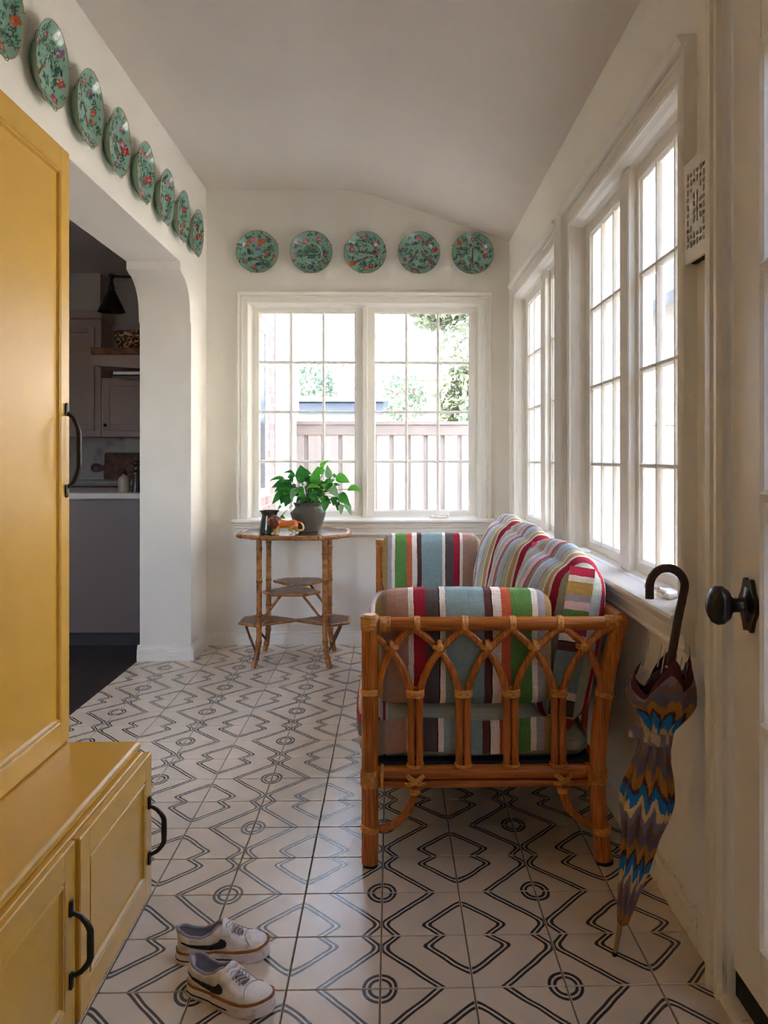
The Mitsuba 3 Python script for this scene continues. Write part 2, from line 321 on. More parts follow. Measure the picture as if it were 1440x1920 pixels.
# door on the right: casing, leaf with lites, knob
d1 = thing('door_1', 'white glazed door at the right edge with a dark knob', None, kind='structure')
pr = [(0, 0.004), (0, -0.030), (0.008, -0.040), (0.022, -0.040), (0.026, -0.034), (0.034, -0.034), (0.038, -0.042), (0.060, -0.044), (0.070, -0.040), (0.075, -0.030), (0.075, 0.004)]
part(d1, 'casing', swap(loop(pr, DR[0], DR[1], 0.0, DR[3], True), mp_right), 'm_dirty_trim')
part(d1, 'jamb', swap(loop([(0, -0.02), (0, 0.14), (-0.012, 0.14), (-0.012, 0.045), (-0.004, 0.045), (-0.004, -0.012)], DR[0], DR[1], 0.0, DR[3], True), mp_right), 'm_trim')
G = (1.02, 1.603, 0.195, 1.935); D0, D1_, DZ = 0.875, 1.737, (0.082, 2.28)
leaf = cat_(box(D0, G[0], -0.014, 0.028, *DZ, 0.003), box(G[1], D1_, -0.014, 0.028, *DZ, 0.003), box(G[0] - 0.003, G[1] + 0.003, -0.0138, 0.028, DZ[0], G[2], 0.003), box(G[0] - 0.003, G[1] + 0.003, -0.0138, 0.028, G[3], DZ[1], 0.003))
lf = part(d1, 'leaf', swap(leaf, mp_right), 'm_door')
GZ = [G[2], 0.624, 1.063, 1.500, G[3]]
for j in range(4):
    for i in range(2):
        g0 = G[0] + i * (G[1] - G[0]) / 2; g1 = g0 + (G[1] - G[0]) / 2; z0, z1 = GZ[j], GZ[j + 1]
        part(lf, 'glazing_bead', swap(loop([(0.004, -0.016), (0.0, -0.020), (-0.008, -0.014), (-0.010, -0.006), (-0.016, -0.004), (-0.020, 0.004), (-0.020, 0.012), (0.004, 0.012)], g0 + 0.004, g1 - 0.004, z0 + 0.004, z1 - 0.004), mp_right), 'm_trim')
        q = np.array([mp_right(*v) for v in ((g0, 0.008, z0), (g1, 0.008, z0), (g1, 0.008, z1), (g0, 0.008, z1))])
        part(lf, 'pane', tm(q, [[0, 1, 2], [0, 2, 3]]), 'm_glass', smooth=False)
part(d1, 'sweep', swap(box(D0, D1_ + 0.012, -0.004, 0.02, 0.012, 0.084), mp_right), 'm_rubber', 'black rubber sweep under the door')
part(d1, 'threshold', swap(bar([(-0.034, -0.002), (-0.034, 0.012), (-0.024, 0.018), (0.03, 0.020), (0.03, -0.002)], None, DR[0], DR[1]), mp_right), 'm_dirty_trim')
kn = lathe([(0, 0), (0.036, 0), (0.037, 0.004), (0.030, 0.009), (0.016, 0.012), (0.0125, 0.018), (0.0125, 0.034), (0.016, 0.040), (0.027, 0.046), (0.0335, 0.056), (0.0345, 0.066), (0.030, 0.076), (0.020, 0.083), (0, 0.086)], 28)
ky, kz = 1.652, 0.846
kn = swap(kn, lambda a, b, c: (XR - 0.014 - c, ky + a * 1.0, kz + b * 1.12))
part(d1, 'knob', kn, 'm_bronze', 'dark bronze egg knob', smooth=50)
part(d1, 'rosette', swap(extr(sg.Polygon([(0.046 * math.cos(t) * (0.8 + 0.1 * math.cos(4 * t)), 0.060 * math.sin(t) * (0.88 + 0.09 * math.cos(6 * t))) for t in np.linspace(0, 2 * math.pi, 60)[:-1]]), 0.008), lambda a, b, c: (XR - 0.014 - c, ky + a, kz + b)), 'm_bronze', 'dark scalloped rosette')

# vent grille between window and door
vg = thing('vent_grille', 'small cream fretwork vent grille high on the wall beside the door', 'vent')
VY, VZ = (1.838, 1.992), (1.588, 1.822)
pl_ = sg.box(VY[0], VZ[0], VY[1], VZ[1]); rg = random.Random(4); holes = []
cy_, cz_ = 1.905, (VZ[0] + VZ[1]) / 2
for i in range(6):
    for j in range(10):
        y, z = VY[0] + 0.012 + (i + 0.5) * 0.0200, VZ[0] + 0.030 + (j + 0.5) * 0.0178
        r_ = math.hypot((y - cy_) / 0.045, (z - cz_) / 0.055)
        if 0.75 < r_ < 1.0 or y > VY[1] - 0.02: continue
        if r_ <= 0.75:
            h = sa.rotate(sa.scale(sg.Point(y, z).buffer(0.0082), 0.75, 1.2), math.degrees(math.atan2(z - cz_, y - cy_)) + 90)
        else:
            h = sg.box(y - 0.0085, z - 0.0048, y + 0.0085, z + 0.0048) if (i + j) % 2 else sg.box(y - 0.0055, z - 0.0078, y + 0.0055, z + 0.0078)
            if (i * 3 + j) % 4 == 0: h = unary_union([h, sg.box(y - 0.0085, z - 0.0078, y - 0.002, z + 0.001)])
        holes.append(h)
pl_ = pl_.difference(unary_union(holes))
part(vg, 'fretwork', yz(extr(pl_, 0.007), XR - 0.030), 'm_door', smooth=False)
part(vg, 'backing', box(XR - 0.022, XR + 0.0, VY[0] + 0.004, VY[1] - 0.004, VZ[0] + 0.004, VZ[1] - 0.004), 'm_dark_void')
part(vg, 'screw', mv(trimesh.creation.icosphere(1, 0.004), XR - 0.030, VY[1] - 0.006, cz_ - 0.01), 'm_door')

# ------------------------------------------------------------------ outside: yard, fence, wing, neighbours, trees
mat('m_fence', two(C(186, 175, 165), C(160, 150, 142), lambda p, n, uv: fbm(p.x * 26, p.z * 2.0, p.y * 9)), 0.85, 0.2)
mat('m_cap', two(C(160, 149, 141), C(138, 127, 120), lambda p, n, uv: fbm(p.x * 4, p.z * 20, p.y * 20)), 0.85, 0.2)
plain('m_yard', C(176, 174, 170)); plain('m_dark_timber', C(70, 62, 58))
plain('m_siding', C(214, 213, 210)); plain('m_shingle', C(46, 53, 64)); plain('m_white_ext', C(232, 230, 226)); plain('m_slate', C(120, 132, 146)); plain('m_dark_glass', C(60, 66, 74), 0.2)
def brick(p, n, uv):
    h = dr.select(dr.abs(n.x) > 0.5, p.y, p.x)
    r = dr.floor(p.z / 0.075); x = h / 0.21 + 0.5 * (r - 2 * dr.floor(r / 2)); fx = x - dr.floor(x); fz = p.z / 0.075 - r
    m = smoothstep(0.02, 0.06, fx) * smoothstep(0.06, 0.14, fz)
    return mix(C(176, 170, 166), mix(C(150, 128, 122), C(128, 108, 104), cell_rand(dr.floor(x), r, 2)), m)
mat('m_brick', mikit.proc(brick), 0.85, 0.2)
obj('ground_yard', box(-4.5, 30, -6, 45, -0.8, -0.55), 'm_yard', 'pale sunlit yard outside the windows', kind='structure')
fe = thing('fence', 'pale wooden board fence with a cap rail outside the garden window', 'fence')
FY, FZ = 8.3, 1.455
for i, x in enumerate(np.arange(-0.98, 3.0, 0.1665)):
    part(fe, 'board', box(x, x + 0.125, FY, FY + 0.018, -0.54, FZ + RNG.uniform(-0.006, 0), 0.002), 'm_fence', smooth=False)
    part(fe, 'board', box(x + 0.105, x + 0.19, FY + 0.03, FY + 0.048, -0.54, FZ - 0.004, 0.002), 'm_fence', smooth=False)
part(fe, 'cap_rail', box(-0.99, 3.1, FY - 0.03, FY + 0.08, FZ + 0.0, FZ + 0.035, 0.004), 'm_cap')
part(fe, 'trim_rail', box(-0.99, 3.1, FY - 0.012, FY - 0.0005, FZ - 0.10, FZ - 0.0005, 0.003), 'm_cap')
wg = thing('brick_wing', 'pale brick wing of the house left of the garden window', 'house wall')
part(wg, 'brick_wall', box(-1.415, -1.0, 5.342, 9.2, -0.56, 3.0), 'm_brick', smooth=False)
part(wg, 'window_frame', cat_(box(-1.0, -0.98, 6.66, 6.74, 0.9, 2.15), box(-1.0, -0.98, 5.5, 6.66, 2.10, 2.18), box(-1.0, -0.97, 5.45, 6.78, 0.84, 0.90)), 'm_white_ext')
part(wg, 'window_glass', box(-1.002, -0.988, 5.5, 6.66, 0.9, 2.1), 'm_dark_glass')
part(wg, 'corner_board', box(-1.0, -0.955, 7.30, 7.95, -0.56, 3.0, 0.004), 'm_white_ext')
part(wg, 'downspout', tube([(-0.93, 8.02, -0.5), (-0.93, 8.02, 3.0)], 0.035, 12), 'm_white_ext')
part(wg, 'eave', box(-1.4, -0.80, 5.36, 9.3, 3.0, 3.10, 0.01), 'm_white_ext')
def gable(key, label, x0, x1, y0, y1, zw, zr, wallm, roofm, ridge='x', cat='house', group=None):
    k = thing(key, label, cat, group)
    o = 0.35; half = ((y1 - y0) if ridge == 'x' else (x1 - x0)) / 2; lift = o * (zr - zw) / (half + o)
    part(k, 'walls', box(x0, x1, y0, y1, -0.56, zw + lift), wallm, smooth=False)
    if ridge == 'x':
        ym = (y0 + y1) / 2; P = sg.Polygon([(y0 - o, zw), (ym, zr), (y1 + o, zw), (y1 + o, zw + 0.14), (ym, zr + 0.16), (y0 - o, zw + 0.14)])
        part(k, 'roof', yz(extr(P, x1 - x0 + 2 * o), x0 - o), roofm, smooth=False)
        for xx in (x0, x1 - 0.1): part(k, 'gable_end', yz(extr(sg.Polygon([(y0, zw + lift), (ym, zr), (y1, zw + lift)]), 0.1), xx), wallm, smooth=False)
    else:
        xm = (x0 + x1) / 2; P = sg.Polygon([(x0 - o, zw), (xm, zr), (x1 + o, zw), (x1 + o, zw + 0.14), (xm, zr + 0.16), (x0 - o, zw + 0.14)])
        part(k, 'roof', xz(extr(P, y1 - y0 + 2 * o), y0 - o), roofm, smooth=False)
        for yy in (y0, y1 - 0.1): part(k, 'gable_end', xz(extr(sg.Polygon([(x0, zw + lift), (xm, zr), (x1, zw + lift)]), 0.1), yy), wallm, smooth=False)
    return k
nb = gable('neighbour_house', 'long white neighbouring house seen through the side windows', 3.7, 9.0, -3.0, 20.0, 3.0, 5.4, 'm_siding', 'm_shingle', 'y')
for y in (4.0,):
    f_ = part(nb, 'window', cat_(box(3.66, 3.70, y - 0.06, y, 0.3, 1.9), box(3.66, 3.70, y + 1.1, y + 1.16, 0.3, 1.9), box(3.66, 3.70, y - 0.06, y + 1.16, 1.9, 1.98), box(3.64, 3.70, y - 0.1, y + 1.2, 0.22, 0.3)), 'm_white_ext')
    part(f_, 'pane', box(3.675, 3.70, y, y + 1.1, 0.3, 1.9), 'm_dark_glass')
pw_ = thing('side_fence', 'tall dark stained side fence close outside the glazed door', 'fence')
for i, y in enumerate(np.arange(-4.0, 1.5, 0.16)): part(pw_, 'board', box(1.62, 1.645, y, y + 0.152, -0.56, 2.35, 0.003), 'm_dark_timber', smooth=False)
for z in (0.1, 1.1, 2.2): part(pw_, 'rail', box(1.646, 1.70, -4.0, 1.5, z, z + 0.09, 0.004), 'm_dark_timber')
bh = gable('brick_house', 'far brick house with a hipped roof behind the fence right of the mullion', -0.3, 1.9, 22.0, 28.0, 2.9, 4.0, 'm_brick', 'm_siding', 'x')
part(bh, 'chimney', box(0.62, 1.45, 20.9, 21.9, -0.56, 3.05), 'm_brick', 'brick chimney')
part(bh, 'chimney_cap', box(0.50, 1.57, 20.8, 22.0, 3.05, 3.3, 0.02), 'm_cap')
sh = thing('shed', 'blue grey slatted shed behind the fence left of the mullion', 'shed')
for j in range(8): part(sh, 'siding_board', box(-1.35, -0.10, 10.8 - 0.0015 * j, 12.0, -0.56 + 0.3 * j, -0.56 + 0.3 * j + 0.29, 0.004), 'm_slate')
part(sh, 'roof', box(-1.42, -0.03, 10.7, 12.1, 1.84, 1.90, 0.01), 'm_slate')
mat('m_bark', two(C(160, 148, 140), C(126, 116, 110), lambda p, n, uv: fbm(p.x * 20, p.y * 20, p.z * 3)), 0.9, 0.2)
for nm, c in (('m_leaf_far', (120, 140, 96)), ('m_leaf_dry', (128, 136, 116)), ('m_leaf_blue', (118, 134, 118))):
    scene[nm] = {'type': 'principledthin', 'base_color': rgb(C(*c)), 'roughness': 0.7, 'diff_trans': 0.9}
def leafcloud(center, radii, n, size, rg):
    v, f = [], []
    for i in range(n):
        d = rg.normal(size=3); d /= np.linalg.norm(d); q = np.array(center) + np.array(radii) * d * rg.uniform(0.35, 1.0) ** 0.6
        a, b = rg.normal(size=3), rg.normal(size=3); a /= np.linalg.norm(a); b -= a * (a @ b); b /= np.linalg.norm(b); s_ = size * rg.uniform(0.6, 1.3)
        k = len(v); v += [q - a * s_, q + b * s_ * 0.5, q + a * s_, q - b * s_ * 0.5]; f += [[k, k + 1, k + 2], [k, k + 2, k + 3]]
    return tm(v, f)
def branches(base, height, spread, n, r0, rg, depth=2):
    ms = []
    def grow(p, d, L, r, lv):
        pts = [p]; q = np.array(p, float); dd = np.array(d, float)
        for _ in range(5):
            dd = dd + rg.normal(size=3) * 0.12; dd /= np.linalg.norm(dd); q = q + dd * L / 5; pts.append(q.copy())
        ms.append(tube(pts, np.linspace(r, r * 0.45, 6), 6))
        if lv > 0:
            for _ in range(n):
                t = rg.integers(2, 6); nd = dd * 0.6 + rg.normal(size=3) * spread; nd[2] = abs(nd[2]) * 0.6 + 0.25; nd /= np.linalg.norm(nd)
                grow(pts[t], nd, L * rg.uniform(0.45, 0.7), r * 0.42, lv - 1)
    grow(base, (0, 0, 1), height, r0, depth)
    return cat_(*ms)
def tree(key, label, base, h, crown, n, leafm, r0=0.12, size=0.09, seed=1, nb_=5, spread=0.6, cat='tree', group=None):
    rg = np.random.default_rng(seed); k = thing(key, label, cat, group)
    part(k, 'trunk', branches(base, h, spread, nb_, r0, rg), 'm_bark')
    if n: part(k, 'foliage', cat_(*[leafcloud(c_, r_, int(n), size, rg) for c_, r_ in crown]), leafm, kind='stuff', smooth=False)
    return k
tree('evergreen_tree', 'tall green tree behind the fence at the right of the garden window', (1.55, 13.6, -0.6), 3.6, [((1.5, 13.6, 2.9), (0.85, 0.8, 1.5)), ((1.15, 13.3, 2.0), (0.5, 0.5, 0.6)), ((0.75, 13.8, 3.7), (0.6, 0.5, 0.5))], 1500, 'm_leaf_dry', seed=3, size=0.08)
tree('bare_tree', 'bare branching tree behind the fence in the left casement', (-0.95, 16.6, -0.6), 3.6, [], 0, None, r0=0.11, seed=11, nb_=6, spread=0.75)
tree('bare_tree', 'bare winter tree in front of the far brick house', (0.15, 18.0, -0.6), 2.6, [], 0, None, r0=0.08, seed=23, nb_=8, spread=0.85)
for i, (x, y, h, n) in enumerate([(-1.30, 13.3, 2.4, 900), (0.15, 14.2, 2.3, 700)]):
    tree('garden_shrub', ['loose green shrub rising behind the left half of the shed', 'loose green shrub rising behind the right half of the shed'][i], (x, y, -0.6), h * 0.8, [((x, y, h - 0.2), (0.45, 0.35, 0.5))], n, 'm_leaf_blue', r0=0.03, size=0.05, seed=40 + i, spread=0.25, cat='shrub')
tree('garden_shrub', 'bluish conifer shrub beside the brick chimney', (1.3, 11.5, -0.6), 2.0, [((1.2, 11.5, 1.5), (0.32, 0.3, 0.6))], 900, 'm_leaf_blue', r0=0.04, size=0.05, seed=55, cat='shrub')

# ------------------------------------------------------------------ kitchen through the arch
plain('m_kitchen_wall', C(196, 188, 184)); plain('m_cabinet', C(186, 166, 158), 0.5); plain('m_island', C(112, 100, 96), 0.5)
mat('m_marble', two(C(168, 162, 156), C(128, 122, 116), lambda p, n, uv: smoothstep(0.55, 0.75, fbm(p.x * 6, p.y * 6, p.z * 6, 4))), 0.2, 0.5)
mat('m_oak', grain(C(150, 96, 56), C(110, 66, 38), 0.4), 0.5, 0.4)
mat('m_steel', C(150, 150, 152), 0.3, 0.5, metal=0.9); mat('m_dark_steel', C(46, 46, 50), 0.3, 0.5); mat('m_lampshade', C(30, 25, 23), 0.5, 0.4)
mat('m_stoneware', C(140, 124, 108), 0.4, 0.5); mat('m_pepper', C(40, 24, 20), 0.3, 0.5)
def bowlpat(p, n, uv):
    return mix(C(84, 44, 28), C(206, 176, 130), smoothstep(0.52, 0.6, fbm(p.x * 60, p.y * 60, p.z * 60, 2)))
mat('m_bowl', mikit.proc(bowlpat), 0.4, 0.4)
KX, KY = -4.6, 8.8
obj('kitchen_floor', box(KX, -1.42, 1.0, KY, -0.06, -0.004), 'm_dark_floor', 'dark wooden kitchen floor beyond the arch', kind='structure')
obj('kitchen_ceiling', box(KX - 0.1, -1.41, 1.0, KY, 2.95, 3.05), 'm_kitchen_wall', 'dim kitchen ceiling beyond the arch', kind='structure')
obj('kitchen_wall_back', box(KX, -1.4, KY, KY + 0.1, -0.06, 3.0), 'm_kitchen_wall', 'kitchen wall behind the range', kind='structure')
obj('kitchen_wall_left', box(KX - 0.1, KX, 1.0, KY, -0.06, 3.0), 'm_kitchen_wall', 'far side wall of the kitchen', kind='structure')
kwp = sg.box(KX, -0.06, -1.42, 3.0).difference(sg.box(-3.75, 0.95, -2.35, 2.15))
obj('kitchen_wall_front', xz(extr(kwp, 0.1), 0.9), 'm_kitchen_wall', 'near wall of the kitchen with its window', kind='structure')
kw = thing('window_4', 'kitchen window behind the sunroom wall', None, kind='structure')
part(kw, 'frame', swap(loop([(0.03, -0.02), (0.03, 0.1), (-0.05, 0.1), (-0.05, -0.02)], -3.75, -2.35, 0.95, 2.15), lambda a, d, z: (a, 0.92 + d, z)), 'm_trim')
part(kw, 'pane', tm([(-3.75, 0.95, 0.95), (-2.35, 0.95, 0.95), (-2.35, 0.95, 2.15), (-3.75, 0.95, 2.15)], [[0, 1, 2], [0, 2, 3]]), 'm_glass', smooth=False)
obj('kitchen_backsplash', box(KX, -1.41, KY - 0.02, KY, 0.93, 1.40), 'm_marble', 'pale backsplash behind the kitchen counter', kind='structure')
def shaker(x0, x1, y, z0, z1, st=0.06):
    return cat_(box(x0, x0 + st, y - 0.022, y, z0, z1, 0.003), box(x1 - st, x1, y - 0.022, y, z0, z1, 0.003), box(x0 + st, x1 - st, y - 0.022, y, z0, z0 + st, 0.003), box(x0 + st, x1 - st, y - 0.022, y, z1 - st, z1, 0.003), box(x0 + st - 0.002, x1 - st + 0.002, y - 0.010, y, z0 + st - 0.002, z1 - st + 0.002))
# px 127..190 and 192..262 at the cabinet front
UY = KY - 0.36
uc = thing('upper_cabinet', 'tall pinkish kitchen wall cabinet left of the range hood', 'cabinet')
part(uc, 'body', box(-4.2, -2.865, UY, KY - 0.02, 1.34, 2.50, 0.004), 'm_cabinet')
part(uc, 'crown', box(-4.24, -2.84, UY - 0.05, KY - 0.02, 2.50, 2.58, 0.01), 'm_cabinet')
part(uc, 'door', shaker(-3.42, -2.925, UY, 1.40, 2.42), 'm_cabinet'); part(uc, 'door', shaker(-3.94, -3.44, UY, 1.40, 2.42), 'm_cabinet')
uc2 = thing('upper_cabinet', 'low pinkish kitchen wall cabinet under the range hood', 'cabinet')
part(uc2, 'body', box(-2.86, -1.60, UY, KY - 0.02, 1.34, 1.92, 0.004), 'm_cabinet')
dd_ = part(uc2, 'door', shaker(-2.835, -2.395, UY, 1.40, 1.90), 'm_cabinet')
part(dd_, 'knob', mv(trimesh.creation.icosphere(2, 0.016), -2.81, UY - 0.045, 1.455), 'm_bronze')
part(uc2, 'door', shaker(-2.375, -1.94, UY, 1.40, 1.90), 'm_cabinet')
sf = thing('kitchen_soffit', 'plain plaster box above the tall kitchen cabinet', None, kind='structure')
part(sf, 'face', box(KX, -2.865, UY - 0.02, KY, 2.58, 2.95), 'm_kitchen_wall')
hd = thing('range_hood', 'steel range hood with an oak shelf on top in the kitchen', 'range hood')
part(hd, 'shelf_board', box(-2.62, -1.62, 7.45, 7.95, 2.035, 2.095, 0.004), 'm_oak')
part(hd, 'canopy', xz(extr(sg.Polygon([(-2.60, 2.034), (-1.63, 2.034), (-1.63, 1.88), (-2.60, 1.94)]), 0.45), 7.47), 'm_cabinet', smooth=False)
part(hd, 'filter', box(-2.45, -1.70, 7.50, 7.90, 1.855, 1.90, 0.01), 'm_steel'); part(hd, 'chimney', box(-2.30, -1.75, 7.95, KY - 0.30, 2.0, 2.09), 'm_cabinet'); part(hd, 'bracket', box(-2.45, -2.41, 7.9, KY, 2.04, 2.08, 0.003), 'm_oak')
bw_ = obj('patterned_bowl', mv(lathe([(0, 0), (0.10, 0), (0.13, 0.02), (0.165, 0.10), (0.175, 0.165), (0.165, 0.165), (0.15, 0.10), (0.11, 0.03), (0, 0.02)], 32), -2.32, 7.70, 2.095), 'm_bowl', 'brown patterned bowl on the oak shelf above the range hood', 'bowl', smooth=50)
ls = thing('swing_arm_lamp', 'dark cone shaded swing arm wall lamp in the kitchen', 'wall lamp')
LX, LY = -2.47, 7.55
part(ls, 'shade', mv(lathe([(0.028, 0.19), (0.115, 0.006), (0.116, 0.0), (0.112, 0.0), (0.024, 0.185)], 32), LX, LY, 2.42), 'm_lampshade', smooth=50)
part(ls, 'socket', mv(lathe([(0, 0.27), (0.014, 0.27), (0.016, 0.24), (0.024, 0.235), (0.026, 0.185), (0, 0.185)], 16), LX, LY, 2.42), 'm_lampshade')
part(ls, 'arm', cat_(tube([(LX, LY, 2.68), (LX, LY, 2.73)], 0.012, 10), tube([(LX, LY, 2.735), (-1.5, LY + 0.1, 2.735)], 0.011, 10), mv(trimesh.creation.icosphere(2, 0.024), LX, LY, 2.735)), 'm_bronze')
part(ls, 'switch', tube([(LX + 0.02, LY, 2.63), (LX + 0.055, LY, 2.632)], 0.006, 8), 'm_brass')
part(ls, 'wall_plate', box(-1.52, -1.43, LY + 0.06, LY + 0.14, 2.66, 2.80, 0.01), 'm_bronze')
kc = thing('kitchen_counter', 'pale marble counter along the back kitchen wall', 'counter')
part(kc, 'base', box(KX + 0.01, -1.43, KY - 0.62, KY - 0.02, -0.004, 0.88), 'm_cabinet'); part(kc, 'top', box(KX + 0.01, -1.43, KY - 0.66, KY - 0.02, 0.88, 0.915, 0.004), 'm_marble')
rg_ = thing('range', 'dark steel cooking range in front of the back counter', 'range')
part(rg_, 'body', box(-3.30, -1.60, 7.38, 8.10, -0.004, 0.845, 0.008), 'm_dark_steel')
part(rg_, 'cooktop', box(-3.30, -1.60, 7.36, 8.10, 0.845, 0.87, 0.006), 'm_dark_steel'); part(rg_, 'display', box(-2.62, -2.42, 7.352, 7.362, 0.79, 0.832, 0.002), 'm_white_enamel')
cb = thing('cutting_board', 'dark wooden cutting board with a round handle leaning behind the range', 'cutting board')
bd = unary_union([sg.box(-3.0, 0, -2.58, 0.235).buffer(0.02), sg.box(-3.1, 0.08, -2.98, 0.12), sg.Point(-3.11, 0.10).buffer(0.045)]).difference(sg.Point(-3.115, 0.10).buffer(0.02))
part(cb, 'board', mv(rot(xz(extr(bd, 0.02), 0), -8, (1, 0, 0)), 0.10, KY - 0.12, 0.935), 'm_walnut')
isl = thing('kitchen_island', 'grey kitchen island with a pale marble top behind the arch', 'kitchen island')
part(isl, 'body', box(-4.2, -1.435, 5.15, 5.95, 0.08, 0.886, 0.003), 'm_island'); part(isl, 'toe_kick', box(-4.2, -1.435, 5.20, 5.95, -0.004, 0.08), 'm_dark_floor')
part(isl, 'countertop', box(-4.25, -1.43, 5.11, 6.0, 0.886, 0.926, 0.006), 'm_marble')
IX = lambda px, y: y * (math.sin(YAW) + math.cos(YAW) * (px - CX) / FOCAL) / (math.cos(YAW) - math.sin(YAW) * (px - CX) / FOCAL)
pm = thing('pepper_mill', 'dark turned wooden pepper mill on the island', 'pepper mill')
x = IX(256, 5.2)
part(pm, 'body', mv(lathe([(0, 0), (0.032, 0), (0.033, 0.01), (0.026, 0.03), (0.025, 0.09), (0.034, 0.11), (0.030, 0.125), (0.012, 0.135), (0.011, 0.155), (0, 0.155)], 24), x, 5.2, 0.926), 'm_pepper', smooth=50)
part(pm, 'knob', mv(lathe([(0, 0.155), (0.012, 0.155), (0.028, 0.17), (0.028, 0.18), (0.014, 0.192), (0.006, 0.195), (0.007, 0.208), (0, 0.210)], 24), x, 5.2, 0.926), 'm_pepper', smooth=50)
jr = thing('stoneware_jar', 'small beige stoneware jar with a dark stopper on the island', 'jar')
x = IX(233, 5.22)
part(jr, 'jar', mv(lathe([(0, 0), (0.034, 0), (0.037, 0.01), (0.037, 0.075), (0.032, 0.088), (0.018, 0.096), (0.016, 0.104), (0, 0.104)], 24), x, 5.22, 0.926), 'm_stoneware', smooth=50)
part(jr, 'stopper', mv(lathe([(0, 0.104), (0.018, 0.104), (0.018, 0.112), (0.008, 0.118), (0.011, 0.132), (0, 0.136)], 20), x, 5.22, 0.926), 'm_pepper', smooth=50)
part(jr, 'handle', mv(tube(curve([(0.030, 0, 0.085), (0.045, 0, 0.110), (0.036, 0, 0.126), (0.018, 0, 0.112)], 16), 0.004, 8), x, 5.22, 0.926), 'm_pepper')

# ------------------------------------------------------------------ yellow cabinets
def panel_door(parent, name, a0, a1, z0, z1, mp, fw=0.058, rw=0.062, m='m_yellow'):
    fr = cat_(box(a0, a0 + fw, -0.020, 0, z0, z1, 0.0025), box(a1 - fw, a1, -0.020, 0, z0, z1, 0.0025), box(a0 + fw - 0.003, a1 - fw + 0.003, -0.0199, 0, z0, z0 + rw, 0.0025), box(a0 + fw - 0.003, a1 - fw + 0.003, -0.0199, 0, z1 - rw, z1, 0.0025))
    bead = loop([(0.001, -0.0195), (-0.0015, -0.0165), (-0.003, -0.0165), (-0.005, -0.0205), (-0.009, -0.0205), (-0.011, -0.0165), (-0.014, -0.0130), (0.001, -0.012)], a0 + fw, a1 - fw, z0 + rw, z1 - rw)
    d = part(parent, name, swap(cat_(fr, box(a0 + fw - 0.004, a1 - fw + 0.004, -0.0135, 0, z0 + rw - 0.004, z1 - rw + 0.004)), mp), m)
    part(d, 'bead', swap(bead, mp), m)
    return d
def pull(door, a, z0, z1, mp, proj=0.034):
    zm, L = (z0 + z1) / 2, (z1 - z0) / 2
    ms = []
    for s in (-1, 1):
        zc = zm + s * (L - 0.014)
        ms.append(box(a - 0.0075, a + 0.0075, -0.0265, -0.0200, zc - 0.017, zc + 0.017, 0.003))
    t = np.linspace(0, 1, 15); zz = zm - (L - 0.022) + 2 * (L - 0.022) * t
    dd = -0.024 - proj * np.minimum(1, np.sin(np.pi * np.clip(t, 0.0, 1.0)) * 1.35) ** 0.6
    ms.append(tube(np.c_[np.full(15, a), dd, zz], 0.0042 + 0.0028 * np.sin(np.pi * t) ** 0.7, 10))
    return part(door, 'pull', swap(cat_(*ms), mp), 'm_black_iron', 'black iron bow pull', smooth=50)
tall = thing('tall_cabinet', 'tall yellow panelled cabinet standing on the yellow bench against the left wall', 'cabinet')
part(tall, 'carcass', box(XL + 0.001, -0.861, 0.90, 2.232, 0.399, 1.928, 0.003), 'm_yellow')
mpt = lambda a, d, z: (-0.860 - d, a, z)
for k, (a0, a1) in enumerate(((1.736, 2.235), (1.233, 1.732), (0.9, 1.229))):
    d = panel_door(tall, 'door', a0, a1, 0.401, 1.930, mpt)
    pull(d, (a1 - 0.026) if k != 1 else a0 + 0.026, 1.036, 1.274, mpt, 0.030)
ben = thing('bench_cabinet', 'low yellow bench cabinet with panelled doors under the tall yellow cabinet', 'bench')
part(ben, 'carcass', box(XL + 0.001, -0.644, 0.90, 2.218, 0.0005, 0.374, 0.003), 'm_yellow')
top = [(XL + 0.001, 0.3745), (-0.664, 0.3745)] + [(-0.664 + 0.0115 * math.sin(t), 0.386 - 0.0115 * math.cos(t)) for t in np.linspace(0.2, math.pi - 0.2, 9)] + [(-0.664, 0.3975), (XL + 0.001, 0.3975)]
part(ben, 'bench_top', xz(extr(sg.Polygon(top), 2.224 - 0.90), 0.90), 'm_yellow', smooth=40)
mpb = lambda a, d, z: (-0.6435 - d, a, z)
mpb2 = lambda a, d, z: (-0.6515 - d, a, z)
for k, (a0, a1) in enumerate(((1.716, 2.222), (1.206, 1.712), (0.9, 1.202))):
    q = mpb if k == 0 else mpb2
    d = panel_door(ben, 'door', a0, a1, 0.006, 0.372, q, 0.055, 0.058)
    pull(d, a1 - 0.030, 0.095, 0.265, q, 0.036)

